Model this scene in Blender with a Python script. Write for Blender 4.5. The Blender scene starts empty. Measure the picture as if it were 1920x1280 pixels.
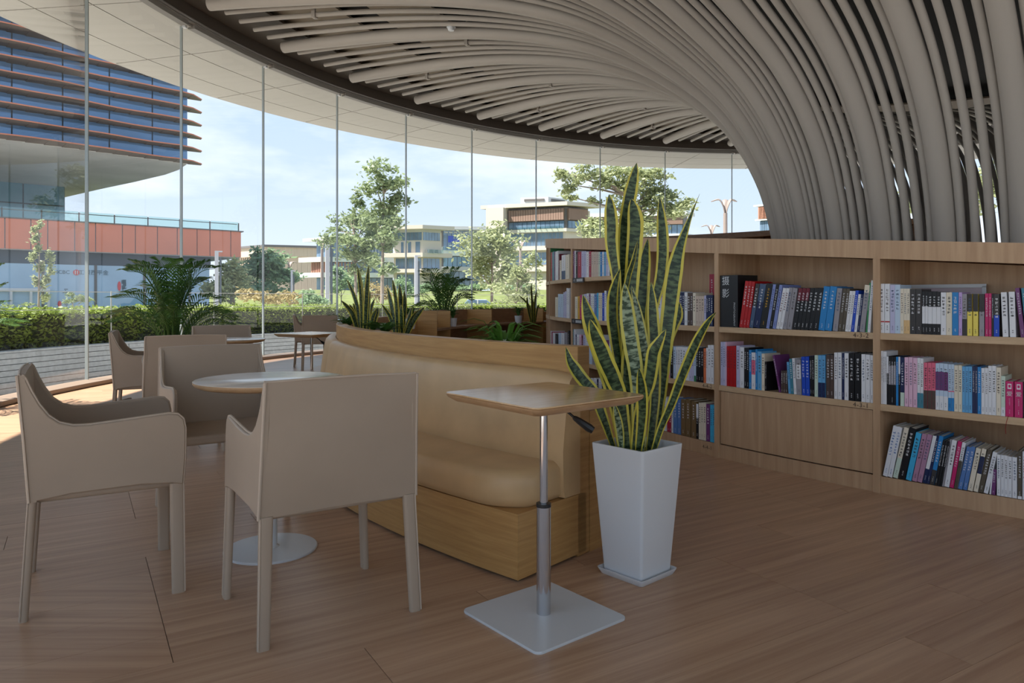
import bpy, bmesh, math, random
from mathutils import Vector, Matrix
random.seed(7)
R_ = math.radians
sc = bpy.context.scene
col = sc.collection

# ------------------------------------------------------------------ camera, sky, sun, exposure
CH = 1.08                      # eye height
FPX = 1355.0                   # focal length in pixels of the 1920 px wide frame
HZ = 560.0                     # horizon row
cam_d = bpy.data.cameras.new('camera')
cam = bpy.data.objects.new('camera', cam_d); col.objects.link(cam)
cam.location = (0, 0, CH); cam.rotation_euler = (R_(90), 0, 0)
cam_d.sensor_width = 36; cam_d.lens = FPX / 1920 * 36
cam_d.shift_y = -(640 - HZ) / 1920
cam_d.clip_start = .05; cam_d.clip_end = 600
sc.camera = cam
sc.view_settings.view_transform = 'Standard'
sc.view_settings.look = 'None'
sc.view_settings.gamma = 1
sc.view_settings.use_curve_mapping = False
sc.view_settings.exposure = 0.72

w = bpy.data.worlds.new('sky'); sc.world = w; w.use_nodes = True
wn, wl = w.node_tree.nodes, w.node_tree.links
wn.clear()
def wnode(t, **k):
    n = wn.new(t)
    for a, b in k.items(): setattr(n, a, b)
    return n
tc = wnode('ShaderNodeTexCoord'); sep = wnode('ShaderNodeSeparateXYZ')
wl.new(tc.outputs['Generated'], sep.inputs[0])
ramp = wnode('ShaderNodeValToRGB')
els = ramp.color_ramp.elements
els[0].position = 0.0; els[0].color = (.585, .64, .705, 1)
els[1].position = 1.0; els[1].color = (.16, .33, .66, 1)
e = els.new(.12); e.color = (.48, .575, .69, 1)
e = els.new(.30); e.color = (.40, .52, .67, 1)
e = els.new(.55); e.color = (.29, .46, .73, 1)
wl.new(sep.outputs['Z'], ramp.inputs[0])
mp = wnode('ShaderNodeMapping'); mp.inputs['Scale'].default_value = (2.2, 2.2, 7.0)
mp.inputs['Location'].default_value = (.35, 1.9, .4)
wl.new(tc.outputs['Generated'], mp.inputs[0])
nz = wnode('ShaderNodeTexNoise'); nz.inputs['Scale'].default_value = 1.5
nz.inputs['Detail'].default_value = 6; nz.inputs['Roughness'].default_value = .55
wl.new(mp.outputs[0], nz.inputs['Vector'])
cr = wnode('ShaderNodeValToRGB')
cr.color_ramp.elements[0].position = .50; cr.color_ramp.elements[0].color = (0, 0, 0, 1)
cr.color_ramp.elements[1].position = .78; cr.color_ramp.elements[1].color = (1, 1, 1, 1)
wl.new(nz.outputs['Fac'], cr.inputs[0])
mx = wnode('ShaderNodeMix', data_type='RGBA')
wl.new(cr.outputs[0], mx.inputs['Factor']); wl.new(ramp.outputs[0], mx.inputs['A'])
mx.inputs['B'].default_value = (.78, .81, .85, 1)
bg = wnode('ShaderNodeBackground'); bg.inputs['Strength'].default_value = 1.0
wl.new(mx.outputs['Result'], bg.inputs['Color'])
wo = wnode('ShaderNodeOutputWorld'); wl.new(bg.outputs[0], wo.inputs[0])

SUN = Vector((-.537, -.157, .829))
sd = bpy.data.lights.new('sun', 'SUN'); sd.energy = 9.0; sd.angle = R_(.6); sd.color = (1, .94, .86)
so = bpy.data.objects.new('sun', sd); col.objects.link(so)
so.rotation_euler = SUN.to_track_quat('Z', 'Y').to_euler(); so.location = SUN * 60

# ------------------------------------------------------------------ helpers
BC = (7.2, 8.45)               # centre of the round building
SCN = (3.96, 7.16)             # centre of the curved bench island
MOD = 360 / 39.0               # facade module
def at(x, y, Y):               # photo pixel -> point at depth Y
    return Vector(((x - 960) / FPX * Y, Y, CH - (y - HZ) / FPX * Y))
def pol(c, r, a, z=0.0):
    return Vector((c[0] + r * math.cos(R_(a)), c[1] + r * math.sin(R_(a)), z))
def phi_of(x, R):              # angle on the ring of radius R (about BC) that column x meets first
    t = (x - 960) / FPX
    a = 1 + t * t; b = -2 * (t * BC[0] + BC[1]); c = BC[0] ** 2 + BC[1] ** 2 - R * R
    Y = (-b - math.sqrt(max(b * b - 4 * a * c, 0))) / (2 * a)
    return math.degrees(math.atan2(Y - BC[1], t * Y - BC[0])) % 360, Y

class MB:
    def __init__(s): s.v = []; s.f = []; s.u = []
    def add(s, vs, fs, M=None, uv=None):
        o = len(s.v)
        s.v += [tuple(M @ Vector(p)) if M else tuple(p) for p in vs]
        s.f += [tuple(i + o for i in f) for f in fs]
        if uv: s.u += uv
        return s
    def box(s, c, d, M=None):
        x, y, z = c; a, b, h = d[0] / 2, d[1] / 2, d[2] / 2
        vs = [(x + i * a, y + j * b, z + k * h) for k in (-1, 1) for j in (-1, 1) for i in (-1, 1)]
        return s.add(vs, [(0, 2, 3, 1), (4, 5, 7, 6), (0, 1, 5, 4), (2, 6, 7, 3), (0, 4, 6, 2), (1, 3, 7, 5)], M)
    def hexa(s, b, t, M=None):          # bottom quad, top quad
        return s.add(list(b) + list(t), [(3, 2, 1, 0), (4, 5, 6, 7)] + [(i, (i + 1) % 4, (i + 1) % 4 + 4, i + 4) for i in range(4)], M)
    def loft(s, rings, cap=True, M=None):
        n = len(rings[0]); vs = [p for r in rings for p in r]; fs = []
        for k in range(len(rings) - 1):
            for i in range(n):
                j = (i + 1) % n
                fs.append((k * n + i, k * n + j, (k + 1) * n + j, (k + 1) * n + i))
        if cap:
            fs.append(tuple(reversed(range(n)))); fs.append(tuple((len(rings) - 1) * n + i for i in range(n)))
        return s.add(vs, fs, M)
    def prism(s, poly, z0, z1, M=None):
        return s.loft([[(p[0], p[1], z0) for p in poly], [(p[0], p[1], z1) for p in poly]], True, M)
    def arc(s, c, r0, r1, z0, z1, a0, a1, n, M=None):
        f0 = z0 if callable(z0) else (lambda a: z0); f1 = z1 if callable(z1) else (lambda a: z1)
        rings = []
        for i in range(n + 1):
            a = a0 + (a1 - a0) * i / n
            rings.append([pol(c, r0, a, f0(a)), pol(c, r1, a, f0(a)), pol(c, r1, a, f1(a)), pol(c, r0, a, f1(a))])
        full = abs(abs(a1 - a0) - 360) < .01
        return s.loft(rings, not full, M)
    def arcprof(s, c, prof, a0, a1, n, M=None):     # closed (r,z) profile swept along an arc
        rings = []
        for i in range(n + 1):
            a = a0 + (a1 - a0) * i / n
            rings.append([pol(c, r, a, z) for r, z in prof])
        return s.loft(rings, True, M)
    def tube(s, pts, r, n=8, cap=True, M=None, flat=None):
        pts = [Vector(p) for p in pts]; N = len(pts)
        rr = r if isinstance(r, (list, tuple)) else [r] * N
        t0 = (pts[1] - pts[0]).normalized()
        up = Vector((0, 0, 1)) if abs(t0.z) < .9 else Vector((1, 0, 0))
        nx = t0.cross(up).normalized(); rings = []
        for i in range(N):
            t = (pts[min(i + 1, N - 1)] - pts[max(i - 1, 0)])
            t = t.normalized() if t.length > 1e-9 else t0
            nx = (nx - t * nx.dot(t)).normalized(); ny = t.cross(nx)
            rings.append([pts[i] + (nx * math.cos(2 * math.pi * k / n) + ny * math.sin(2 * math.pi * k / n)) * rr[i] for k in range(n)])
        return s.loft(rings, cap, M)
    def lathe(s, prof, n=24, c=(0, 0), M=None):
        rings = [[(c[0] + r * math.cos(2 * math.pi * k / n), c[1] + r * math.sin(2 * math.pi * k / n), z) for k in range(n)] for r, z in prof]
        return s.loft(rings, True, M)
    def build(s, name, mat, parent=None, smooth=None, bevel=0, seg=2, world=False):
        me = bpy.data.meshes.new(name); me.from_pydata(s.v, [], s.f)
        if s.u:
            l = me.uv_layers.new(name='UVMap')
            for lp in me.loops: l.data[lp.index].uv = s.u[lp.vertex_index]
        me.materials.append(mat)
        me.validate(); me.update()
        if smooth is not None:
            for p in me.polygons: p.use_smooth = True
            me.set_sharp_from_angle(angle=R_(smooth))
        o = bpy.data.objects.new(name, me); col.objects.link(o)
        if parent:
            o.parent = parent
            if world: o.location = -parent.location
        if bevel:
            m = o.modifiers.new('bevel', 'BEVEL'); m.width = bevel; m.segments = seg; m.limit_method = 'ANGLE'; m.angle_limit = R_(40)
        return o

def mesh_obj(name, me, parent=None, loc=(0, 0, 0), rz=0):
    o = bpy.data.objects.new(name, me); col.objects.link(o)
    o.parent = parent; o.location = loc; o.rotation_euler = (0, 0, rz)
    return o
def tag(o, label=None, cat=None, group=None, kind=None):
    if label: o['label'] = label
    if cat: o['category'] = cat
    if group: o['group'] = group
    if kind: o['kind'] = kind
    return o
def thing(name, label, cat, loc=(0, 0, 0), rz=0.0, group=None):
    o = bpy.data.objects.new(name, None); col.objects.link(o); o.empty_display_size = .1
    o.location = loc; o.rotation_euler = (0, 0, rz)
    return tag(o, label, cat, group)
def copy_tree(o, parent=None):
    kids = [k for k in list(bpy.data.objects) if k.parent is o]
    c = o.copy(); col.objects.link(c); c.parent = parent
    for k in kids: copy_tree(k, c)
    return c
def rrect(wd, dp, r, n=4, c=(0, 0)):
    out = []
    for q, (sx, sy) in enumerate(((1, 1), (-1, 1), (-1, -1), (1, -1))):
        for i in range(n + 1):
            a = R_(90 * q + 90 * i / n)
            out.append((c[0] + sx * (wd / 2 - r) + r * math.cos(a), c[1] + sy * (dp / 2 - r) + r * math.sin(a)))
    return out

# ------------------------------------------------------------------ materials
def srgb(r, g, b):
    f = lambda c: (c / 255 / 12.92) if c / 255 <= .04045 else ((c / 255 + .055) / 1.055) ** 2.4
    return (f(r), f(g), f(b))
MATS = {}
def new_mat(name):
    m = bpy.data.materials.new(name); m.use_nodes = True; MATS[name] = m
    nt = m.node_tree; p = nt.nodes['Principled BSDF']
    return m, nt, p
def plain(name, c, rough=.5, metal=0.0, var=0.0, scale=8.0, bump=0.0, spec=.5, stretch=(1, 1, 1), trans=0.0):
    m, nt, p = new_mat(name)
    p.inputs['Base Color'].default_value = (*c, 1); p.inputs['Roughness'].default_value = rough
    p.inputs['Metallic'].default_value = metal; p.inputs['Specular IOR Level'].default_value = spec
    if var or bump:
        t = nt.nodes.new('ShaderNodeTexCoord'); mp = nt.nodes.new('ShaderNodeMapping'); mp.inputs['Scale'].default_value = stretch
        n = nt.nodes.new('ShaderNodeTexNoise'); n.inputs['Scale'].default_value = scale; n.inputs['Detail'].default_value = 5
        nt.links.new(t.outputs['Object'], mp.inputs[0]); nt.links.new(mp.outputs[0], n.inputs['Vector'])
        if var:
            r = nt.nodes.new('ShaderNodeValToRGB')
            r.color_ramp.elements[0].position = .3; r.color_ramp.elements[1].position = .7
            r.color_ramp.elements[0].color = (*[x * (1 - var) for x in c], 1)
            r.color_ramp.elements[1].color = (*[min(1, x * (1 + var)) for x in c], 1)
            nt.links.new(n.outputs['Fac'], r.inputs[0]); nt.links.new(r.outputs[0], p.inputs['Base Color'])
        if bump:
            b = nt.nodes.new('ShaderNodeBump'); b.inputs['Strength'].default_value = bump; b.inputs['Distance'].default_value = .01
            nt.links.new(n.outputs['Fac'], b.inputs['Height']); nt.links.new(b.outputs[0], p.inputs['Normal'])
    if trans:
        out = nt.nodes['Material Output']; tr = nt.nodes.new('ShaderNodeBsdfTranslucent'); mxs = nt.nodes.new('ShaderNodeMixShader')
        tr.inputs['Color'].default_value = (*[min(1, x * 1.3) for x in c], 1); mxs.inputs[0].default_value = trans
        nt.links.new(p.outputs[0], mxs.inputs[1]); nt.links.new(tr.outputs[0], mxs.inputs[2]); nt.links.new(mxs.outputs[0], out.inputs[0])
    return m
def wood(name, c1, c2, stretch, scale=3.0, rough=.45, rnd=0.0, spec=.4, bump=.04):
    m, nt, p = new_mat(name)
    N, L = nt.nodes, nt.links
    t = N.new('ShaderNodeTexCoord'); mp = N.new('ShaderNodeMapping'); mp.inputs['Scale'].default_value = stretch
    L.new(t.outputs['Object'], mp.inputs[0])
    if rnd:
        oi = N.new('ShaderNodeObjectInfo'); cb = N.new('ShaderNodeVectorMath'); cb.operation = 'SCALE'
        cb.inputs[0].default_value = (37, 53, 17); L.new(oi.outputs['Random'], cb.inputs['Scale']); L.new(cb.outputs[0], mp.inputs['Location'])
    n = N.new('ShaderNodeTexNoise'); n.inputs['Scale'].default_value = scale; n.inputs['Detail'].default_value = 7; n.inputs['Roughness'].default_value = .62
    n.inputs['Distortion'].default_value = .25
    L.new(mp.outputs[0], n.inputs['Vector'])
    r = N.new('ShaderNodeValToRGB')
    r.color_ramp.elements[0].position = .33; r.color_ramp.elements[1].position = .68
    r.color_ramp.elements[0].color = (*c1, 1); r.color_ramp.elements[1].color = (*c2, 1)
    L.new(n.outputs['Fac'], r.inputs[0])
    last = r.outputs[0]
    if rnd:
        hs = N.new('ShaderNodeHueSaturation'); mr = N.new('ShaderNodeMapRange')
        mr.inputs['To Min'].default_value = 1 - rnd; mr.inputs['To Max'].default_value = 1 + rnd
        L.new(oi.outputs['Random'], mr.inputs['Value']); L.new(mr.outputs[0], hs.inputs['Value']); L.new(last, hs.inputs['Color']); last = hs.outputs[0]
    L.new(last, p.inputs['Base Color'])
    p.inputs['Roughness'].default_value = rough; p.inputs['Specular IOR Level'].default_value = spec
    if bump:
        b = N.new('ShaderNodeBump'); b.inputs['Strength'].default_value = bump; b.inputs['Distance'].default_value = .004
        L.new(n.outputs['Fac'], b.inputs['Height']); L.new(b.outputs[0], p.inputs['Normal'])
    return m
def objcolor(name, rough=.5, spec=.4):
    m, nt, p = new_mat(name)
    oi = nt.nodes.new('ShaderNodeObjectInfo'); nt.links.new(oi.outputs['Color'], p.inputs['Base Color'])
    p.inputs['Roughness'].default_value = rough; p.inputs['Specular IOR Level'].default_value = spec
    return m
def clear_glass(name, tint=(1, 1, 1), refl=.05, rough=0.0):
    m, nt, p = new_mat(name)
    N, L = nt.nodes, nt.links; N.remove(p)
    tr = N.new('ShaderNodeBsdfTransparent'); tr.inputs[0].default_value = (*tint, 1)
    gl = N.new('ShaderNodeBsdfGlossy'); gl.inputs['Roughness'].default_value = rough
    fr = N.new('ShaderNodeLayerWeight'); fr.inputs['Blend'].default_value = .12
    ma = N.new('ShaderNodeMath'); ma.operation = 'MULTIPLY_ADD'; ma.inputs[1].default_value = .55; ma.inputs[2].default_value = refl
    L.new(fr.outputs['Fresnel'], ma.inputs[0])
    mxs = N.new('ShaderNodeMixShader'); L.new(ma.outputs[0], mxs.inputs[0]); L.new(tr.outputs[0], mxs.inputs[1]); L.new(gl.outputs[0], mxs.inputs[2])
    L.new(mxs.outputs[0], N['Material Output'].inputs[0])
    return m

m_plank = wood('floor plank wood', (.38, .22, .132), (.56, .36, .228), (.55, 17, 1), 1.6, rough=.34, rnd=.05, spec=.5, bump=.02)
m_joint = plain('floor joint', (.16, .095, .06), .8)
m_shelf = wood('oak veneer upright grain', (.43, .265, .15), (.55, .36, .215), (9, 9, .55), 3.2, rough=.5)
m_shelf_edge = wood('oak shelf edge', (.50, .335, .195), (.62, .435, .265), (2, 2, 14), 3.0, rough=.5)
m_bench_wood = wood('honey oak', (.41, .215, .072), (.54, .31, .115), (1.2, 1.2, 22), 2.4, rough=.42)
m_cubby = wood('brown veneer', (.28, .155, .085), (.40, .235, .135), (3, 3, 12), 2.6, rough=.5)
m_tabletop = wood('table top oak', (.50, .30, .14), (.62, .40, .20), (2, 16, 1), 2.2, rough=.2, spec=.55)
m_tableedge = wood('table edge oak', (.42, .25, .13), (.56, .36, .2), (4, 4, 14), 2.2, rough=.45)
m_laminate = wood('pale table laminate', (.62, .54, .46), (.72, .64, .56), (2, 14, 1), 2.0, rough=.2, spec=.8)
m_taupe = plain('taupe leather', srgb(168, 150, 132), .46, var=.05, scale=3, bump=.02, spec=.4)
m_taupe_pipe = plain('taupe piping', srgb(186, 168, 150), .5)
m_tan = plain('tan leather', srgb(199, 164, 120), .4, var=.09, scale=6, bump=.05, spec=.45)
m_white = plain('white glaze', (.66, .67, .69), .3, spec=.5)
m_white_met = plain('white powder coat', (.60, .62, .64), .35, spec=.5)
m_chrome = plain('chrome', (.62, .62, .64), .12, metal=1.0)
m_black = plain('black plastic', (.012, .012, .013), .4)
m_soil = plain('dark soil', (.03, .02, .013), .95, var=.3, scale=40)
m_pipe = plain('warm grey pipe paint', srgb(172, 165, 157), .55, spec=.3)
m_ceil = plain('taupe ceiling panel', srgb(150, 138, 122), .8)
m_darkbrown = plain('dark brown board', srgb(70, 60, 50), .75)
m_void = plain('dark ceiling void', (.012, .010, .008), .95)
m_blind = plain('grey blind box', srgb(128, 124, 118), .6)
m_alu = plain('brushed aluminium', (.55, .54, .52), .35, metal=.8)
m_fin = plain('glass fin edge', (.33, .37, .37), .3, metal=.3)
m_soffit = plain('soffit panel', (.40, .375, .335), .7, var=.03, scale=.6)
m_sill = plain('brown window sill', (.26, .19, .14), .5)
m_glass = clear_glass('window glass', (.965, .98, .985), .035)
m_railglass = clear_glass('rail glass', (.80, .92, .90), .08)
m_book = objcolor('book cover', .42)
m_ink = objcolor('printed lettering', .5)
m_paper = plain('page paper', (.62, .58, .50), .85, var=.08, scale=60, stretch=(20, 1, 1))
m_text_brown = plain('engraved brown ink', (.05, .03, .02), .7)

def snake_mat(name, dark, light, edge):
    m, nt, p = new_mat(name); N, L = nt.nodes, nt.links
    uv = N.new('ShaderNodeUVMap'); sp = N.new('ShaderNodeSeparateXYZ'); L.new(uv.outputs[0], sp.inputs[0])
    n = N.new('ShaderNodeTexNoise'); n.inputs['Scale'].default_value = 1.0; n.inputs['Detail'].default_value = 4
    mp = N.new('ShaderNodeMapping'); mp.inputs['Scale'].default_value = (1.7, 72, 1); L.new(uv.outputs[0], mp.inputs[0]); L.new(mp.outputs[0], n.inputs['Vector'])
    oi = N.new('ShaderNodeObjectInfo'); cb = N.new('ShaderNodeCombineXYZ'); mu = N.new('ShaderNodeMath'); mu.operation = 'MULTIPLY'; mu.inputs[1].default_value = 40
    L.new(oi.outputs['Random'], mu.inputs[0]); L.new(mu.outputs[0], cb.inputs[1]); L.new(cb.outputs[0], mp.inputs['Location'])
    r = N.new('ShaderNodeValToRGB'); r.color_ramp.elements[0].position = .44; r.color_ramp.elements[1].position = .57
    r.color_ramp.elements[0].color = (*dark, 1); r.color_ramp.elements[1].color = (*light, 1); L.new(n.outputs['Fac'], r.inputs[0])
    # margin: |u-.5| beyond a wavy limit
    a = N.new('ShaderNodeMath'); a.operation = 'SUBTRACT'; a.inputs[1].default_value = .5; L.new(sp.outputs[0], a.inputs[0])
    b = N.new('ShaderNodeMath'); b.operation = 'ABSOLUTE'; L.new(a.outputs[0], b.inputs[0])
    n2 = N.new('ShaderNodeTexNoise'); n2.inputs['Scale'].default_value = 1; mp2 = N.new('ShaderNodeMapping'); mp2.inputs['Scale'].default_value = (1, 14, 1)
    L.new(uv.outputs[0], mp2.inputs[0]); L.new(mp2.outputs[0], n2.inputs['Vector']); L.new(cb.outputs[0], mp2.inputs['Location'])
    c = N.new('ShaderNodeMath'); c.operation = 'MULTIPLY_ADD'; c.inputs[1].default_value = .10; L.new(n2.outputs['Fac'], c.inputs[0]); L.new(b.outputs[0], c.inputs[2])
    g = N.new('ShaderNodeMath'); g.operation = 'GREATER_THAN'; g.inputs[1].default_value = .375; L.new(c.outputs[0], g.inputs[0])
    mxx = N.new('ShaderNodeMix'); mxx.data_type = 'RGBA'; L.new(g.outputs[0], mxx.inputs['Factor']); L.new(r.outputs[0], mxx.inputs['A']); mxx.inputs['B'].default_value = (*edge, 1)
    L.new(mxx.outputs['Result'], p.inputs['Base Color']); p.inputs['Roughness'].default_value = .42; p.inputs['Specular IOR Level'].default_value = .4
    return m
m_snake = snake_mat('snake plant leaf', (.010, .026, .009), (.075, .115, .05), (.55, .47, .06))
m_snake_pale = snake_mat('pale snake plant leaf', (.025, .05, .025), (.26, .33, .22), (.50, .46, .10))
m_palm = plain('palm leaf green', (.065, .16, .03), .45, var=.35, scale=9, trans=.25)
m_palm_stem = plain('palm stem', (.10, .16, .04), .55)
m_fern = plain('bright leaf green', (.10, .24, .035), .4, var=.3, scale=14, trans=.2)
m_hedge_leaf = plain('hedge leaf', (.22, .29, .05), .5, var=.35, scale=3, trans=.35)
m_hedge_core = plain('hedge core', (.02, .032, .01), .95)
m_leaf = [plain('tree leaf mid', (.20, .25, .12), .5, var=.35, scale=.7, trans=.4),
          plain('tree leaf yellow', (.28, .31, .15), .5, var=.3, scale=.7, trans=.4),
          plain('tree leaf blue', (.20, .29, .15), .5, var=.3, scale=.7, trans=.4),
          plain('dry leaf', (.30, .24, .10), .6, var=.3, scale=.7, trans=.3)]
m_bark = plain('grey bark', (.22, .18, .14), .9, var=.25, scale=6, stretch=(1, 1, .2))
m_stone = plain('grey stone course', (.41, .44, .47), .8, var=.12, scale=14)
m_stone_j = plain('stone joint', (.10, .10, .11), .9)
m_pave = plain('pale paving', (.46, .44, .40), .85, var=.1, scale=.8)
m_lawn = plain('lawn green', (.12, .145, .035), .9, var=.25, scale=1.2)
# ------------------------------------------------------------------ the round room
o = MB().lathe([(12.56, -.03), (12.56, -.006)], 96, BC).build('floor', m_joint); tag(o, 'warm brown wood plank floor', None, None, 'structure')
floor = o
# planks, laid 31 degrees off the picture plane
PA = R_(31); PW, PL = .205, 1.52
pu = Vector((math.cos(PA), math.sin(PA), 0)); pv = Vector((-math.sin(PA), math.cos(PA), 0))
plank_me = None
b = MB(); b.box((0, 0, -.003), (PL - .0022, PW - .0012, .006)); po = b.build('plank', m_plank); plank_me = po.data; bpy.data.objects.remove(po)
cells = []
offs = {}
for r in range(-70, 90):
    offs[r] = random.choice((0, 0, .5, .5, .33, .66)) * PL if r % 4 == 0 else offs.get(r - 1, 0) + random.choice((0, 0, 0, .33)) * PL
    for q in range(-14, 16):
        c = pu * (q * PL + offs[r]) + pv * (r * PW)
        d = math.hypot(c.x - BC[0], c.y - BC[1])
        if d > 11.6: continue
        infr = c.y > 1.7 and abs(c.x / max(c.y, .1)) < .85
        cells.append((0 if infr else 1, c.y if infr else c.length, c))
cells.sort(key=lambda k: (k[0], k[1]))
rest = MB()
for i, (_, _, c) in enumerate(cells):
    if i < 300:
        mesh_obj('plank', plank_me, floor, (c.x, c.y, 0), PA)
    else:
        rest.box((0, 0, -.003), (PL - .0022, PW - .0012, .006), Matrix.Translation(c) @ Matrix.Rotation(PA, 4, 'Z'))
rim = MB().arc(BC, 11.4, 12.5, -.006, -.0005, 0, 360, 120)
ro = rest.build('planks_beyond', m_plank, floor); tag(ro, kind='stuff')
rim.build('floor_border', m_plank, floor)

o = MB().arc(BC, 12.36, 12.66, 0, .055, 0, 360, 117).build('baseboard_round', m_sill, bevel=.01); tag(o, 'brown sill at the foot of the curved glass wall', kind='structure')
o = MB().arc(BC, 12.56, 12.9, -.6, -.01, 0, 360, 117).build('wall_plinth', m_stone); tag(o, kind='structure', label='low grey plinth under the glass wall')

# roof and outer soffit
roof = MB().lathe([(15.0, 5.30), (15.04, 5.30), (15.04, 5.55), (14.0, 6.4), (.01, 6.6)], 117, BC)
roof.f = [f for f in roof.f if len(f) == 4]
o = roof.build('roof', m_soffit); tag(o, 'round roof edge above the glass wall', kind='structure')
soff = MB().arc(BC, 12.5, 15.0, 5.33, 5.36, 0, 360, 117).build('ceiling_soffit', m_stone_j); tag(soff, 'flat beige soffit outside the glass', kind='structure')
for k in range(39):
    a = 84.0 + 4.615 + k * MOD - 9 * MOD
    for r0, r1 in ((12.5, 13.35), (13.37, 14.28), (14.30, 15.0)):
        MB().arc(BC, r0, r1, 5.30, 5.335, a + .05, a + MOD - .05, 3).build('soffit_panel', m_soffit, soff)

# inner ceiling: ringed panels, dark slot, dark beam and blind track
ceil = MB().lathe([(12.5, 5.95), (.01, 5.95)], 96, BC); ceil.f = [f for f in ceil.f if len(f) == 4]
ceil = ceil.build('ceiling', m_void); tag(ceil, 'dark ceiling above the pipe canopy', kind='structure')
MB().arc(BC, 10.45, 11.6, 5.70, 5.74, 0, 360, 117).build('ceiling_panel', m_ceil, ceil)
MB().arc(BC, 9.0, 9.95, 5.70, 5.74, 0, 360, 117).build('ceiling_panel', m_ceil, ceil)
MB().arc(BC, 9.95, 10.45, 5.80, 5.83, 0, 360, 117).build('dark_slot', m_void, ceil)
o = MB().arc(BC, 11.45, 12.5, 5.58, 5.62, 0, 360, 117).build('trim_1', m_darkbrown); tag(o, 'dark brown ring board at the ceiling edge', kind='structure')
MB().arc(BC, 12.40, 12.46, 5.385, 5.60, 0, 360, 117).build('fascia', m_darkbrown, o)
MB().arc(BC, 12.395, 12.45, 5.365, 5.385, 0, 360, 117).build('light_bead', m_alu, o)
bt = MB().arc(BC, 12.43, 12.60, 5.34, 5.36, 0, 360, 117).build('trim_2', m_blind); tag(bt, 'grey blind track above the glass', kind='structure')

# glass panes, fins and brackets (the part of the ring around the view)
GA0 = 176.7 - 9 * MOD          # fin angles as measured
fin_angles = [GA0 + k * MOD for k in range(-1, 24)]
n = 1
for a in fin_angles:
    p0, p1 = pol(BC, 12.62, a), pol(BC, 12.62, a + MOD)
    d = (p1 - p0).normalized(); q = Vector((d.y, -d.x, 0))
    w_ = MB()
    A, B = p0 + d * .012, p1 - d * .012
    w_.add([A + Vector((0, 0, .05)), B + Vector((0, 0, .05)), B + Vector((0, 0, 5.34)), A + Vector((0, 0, 5.34))], [(0, 1, 2, 3)])
    wo_ = w_.build('window_%d' % n, m_glass); tag(wo_, 'tall frameless pane of the curved glass wall', kind='structure')
    f = MB(); ang = math.atan2(p0.y - BC[1], p0.x - BC[0])
    f.box((0, 0, 2.69), (.042, .016, 5.28), Matrix.Translation(p0) @ Matrix.Rotation(ang, 4, 'Z'))
    f.build('glass_fin', m_fin, wo_)
    k_ = MB(); k_.box((-.06, 0, 5.30), (.05, .05, .07), Matrix.Translation(p0) @ Matrix.Rotation(ang, 4, 'Z'))
    k_.build('bracket', m_white_met, wo_)
    bl = MB(); bl.arc(BC, 12.44, 12.56, 5.275, 5.345, a + .35, a + MOD - .35, 3); bl.build('blind_box', m_blind, wo_)
    n += 1

# ------------------------------------------------------------------ pipe canopy
PROF = [(11.92, 5.46), (11.4, 5.455), (10.86, 5.44), (10.0, 5.41), (9.12, 5.345), (8.3, 5.25), (7.41, 5.09), (6.7, 4.90), (6.1, 4.68), (5.6, 4.42),
        (5.15, 4.12), (4.8, 3.83), (4.53, 3.55), (4.3, 3.22), (4.13, 2.9), (4.0, 2.58), (3.91, 2.25), (3.84, 1.9), (3.80, 1.55), (3.78, 1.1), (3.77, 0.0)]
def smooth_prof(P, k=5):
    out = []
    for i in range(len(P) - 1):
        p0, p1, p2, p3 = P[max(i - 1, 0)], P[i], P[i + 1], P[min(i + 2, len(P) - 1)]
        for j in range(k):
            t = j / k
            out.append(tuple(.5 * (2 * p1[c] + (p2[c] - p0[c]) * t + (2 * p0[c] - 5 * p1[c] + 4 * p2[c] - p3[c]) * t * t + (3 * p1[c] - p0[c] - 3 * p2[c] + p3[c]) * t ** 3) for c in (0, 1)))
    return out + [P[-1]]
PR = smooth_prof(PROF)
canopy = thing('pipe_canopy', 'warm grey pipes fanning over the ceiling and sweeping down into a round trunk', 'pipe canopy', (BC[0], BC[1], 0))
def swirl(r, z):                # the pipes wind slightly round the trunk as they drop
    t = min(1, max(0, (6.8 - r) / 2.3)); d = R_(-4.7) * t * t * (3 - 2 * t) if z > 0 else R_(-4.7)
    return (r * math.cos(d), r * math.sin(d), z)
big = MB().tube([swirl(r, z) for r, z in PR], .098, 20).build('pipe', m_pipe, None, 60); big_me = big.data; bpy.data.objects.remove(big)
sml = MB().tube([swirl(r, z + .03) for r, z in PR], .037, 12).build('pipe', m_pipe, None, 60); sml_me = sml.data; bpy.data.objects.remove(sml)
def prof_at(r):
    for i in range(len(PR) - 1):
        if PR[i][0] >= r >= PR[i + 1][0]:
            t = (PR[i][0] - r) / (PR[i][0] - PR[i + 1][0]); z = PR[i][1] + (PR[i + 1][1] - PR[i][1]) * t
            return z, Vector((PR[i + 1][0] - PR[i][0], 0, PR[i + 1][1] - PR[i][1])).normalized()
cl_me = []
for r in (10.9, 9.2, 7.4, 5.1):
    z, t = prof_at(r); c = Vector(swirl(r, z)); t = (Vector(swirl(r - .02, prof_at(r - .02)[0])) - c).normalized()
    x = MB().tube([c - t * .022, c - t * .022, c + t * .022, c + t * .022], [.09, .109, .109, .09], 20).build('clamp', m_pipe, None, 60); cl_me.append(x.data); bpy.data.objects.remove(x)
hg_me = []
for r in (10.6, 8.7):
    z, t = prof_at(r)
    x = MB().tube([(r, 0, z - .03), (r, 0, 5.72)], .022, 6)
    x.box((r, 0, z + .03), (.06, .10, .10))
    x = x.build('hanger', m_pipe); hg_me.append(x.data); bpy.data.objects.remove(x)
PIPE0 = 168.9
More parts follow.
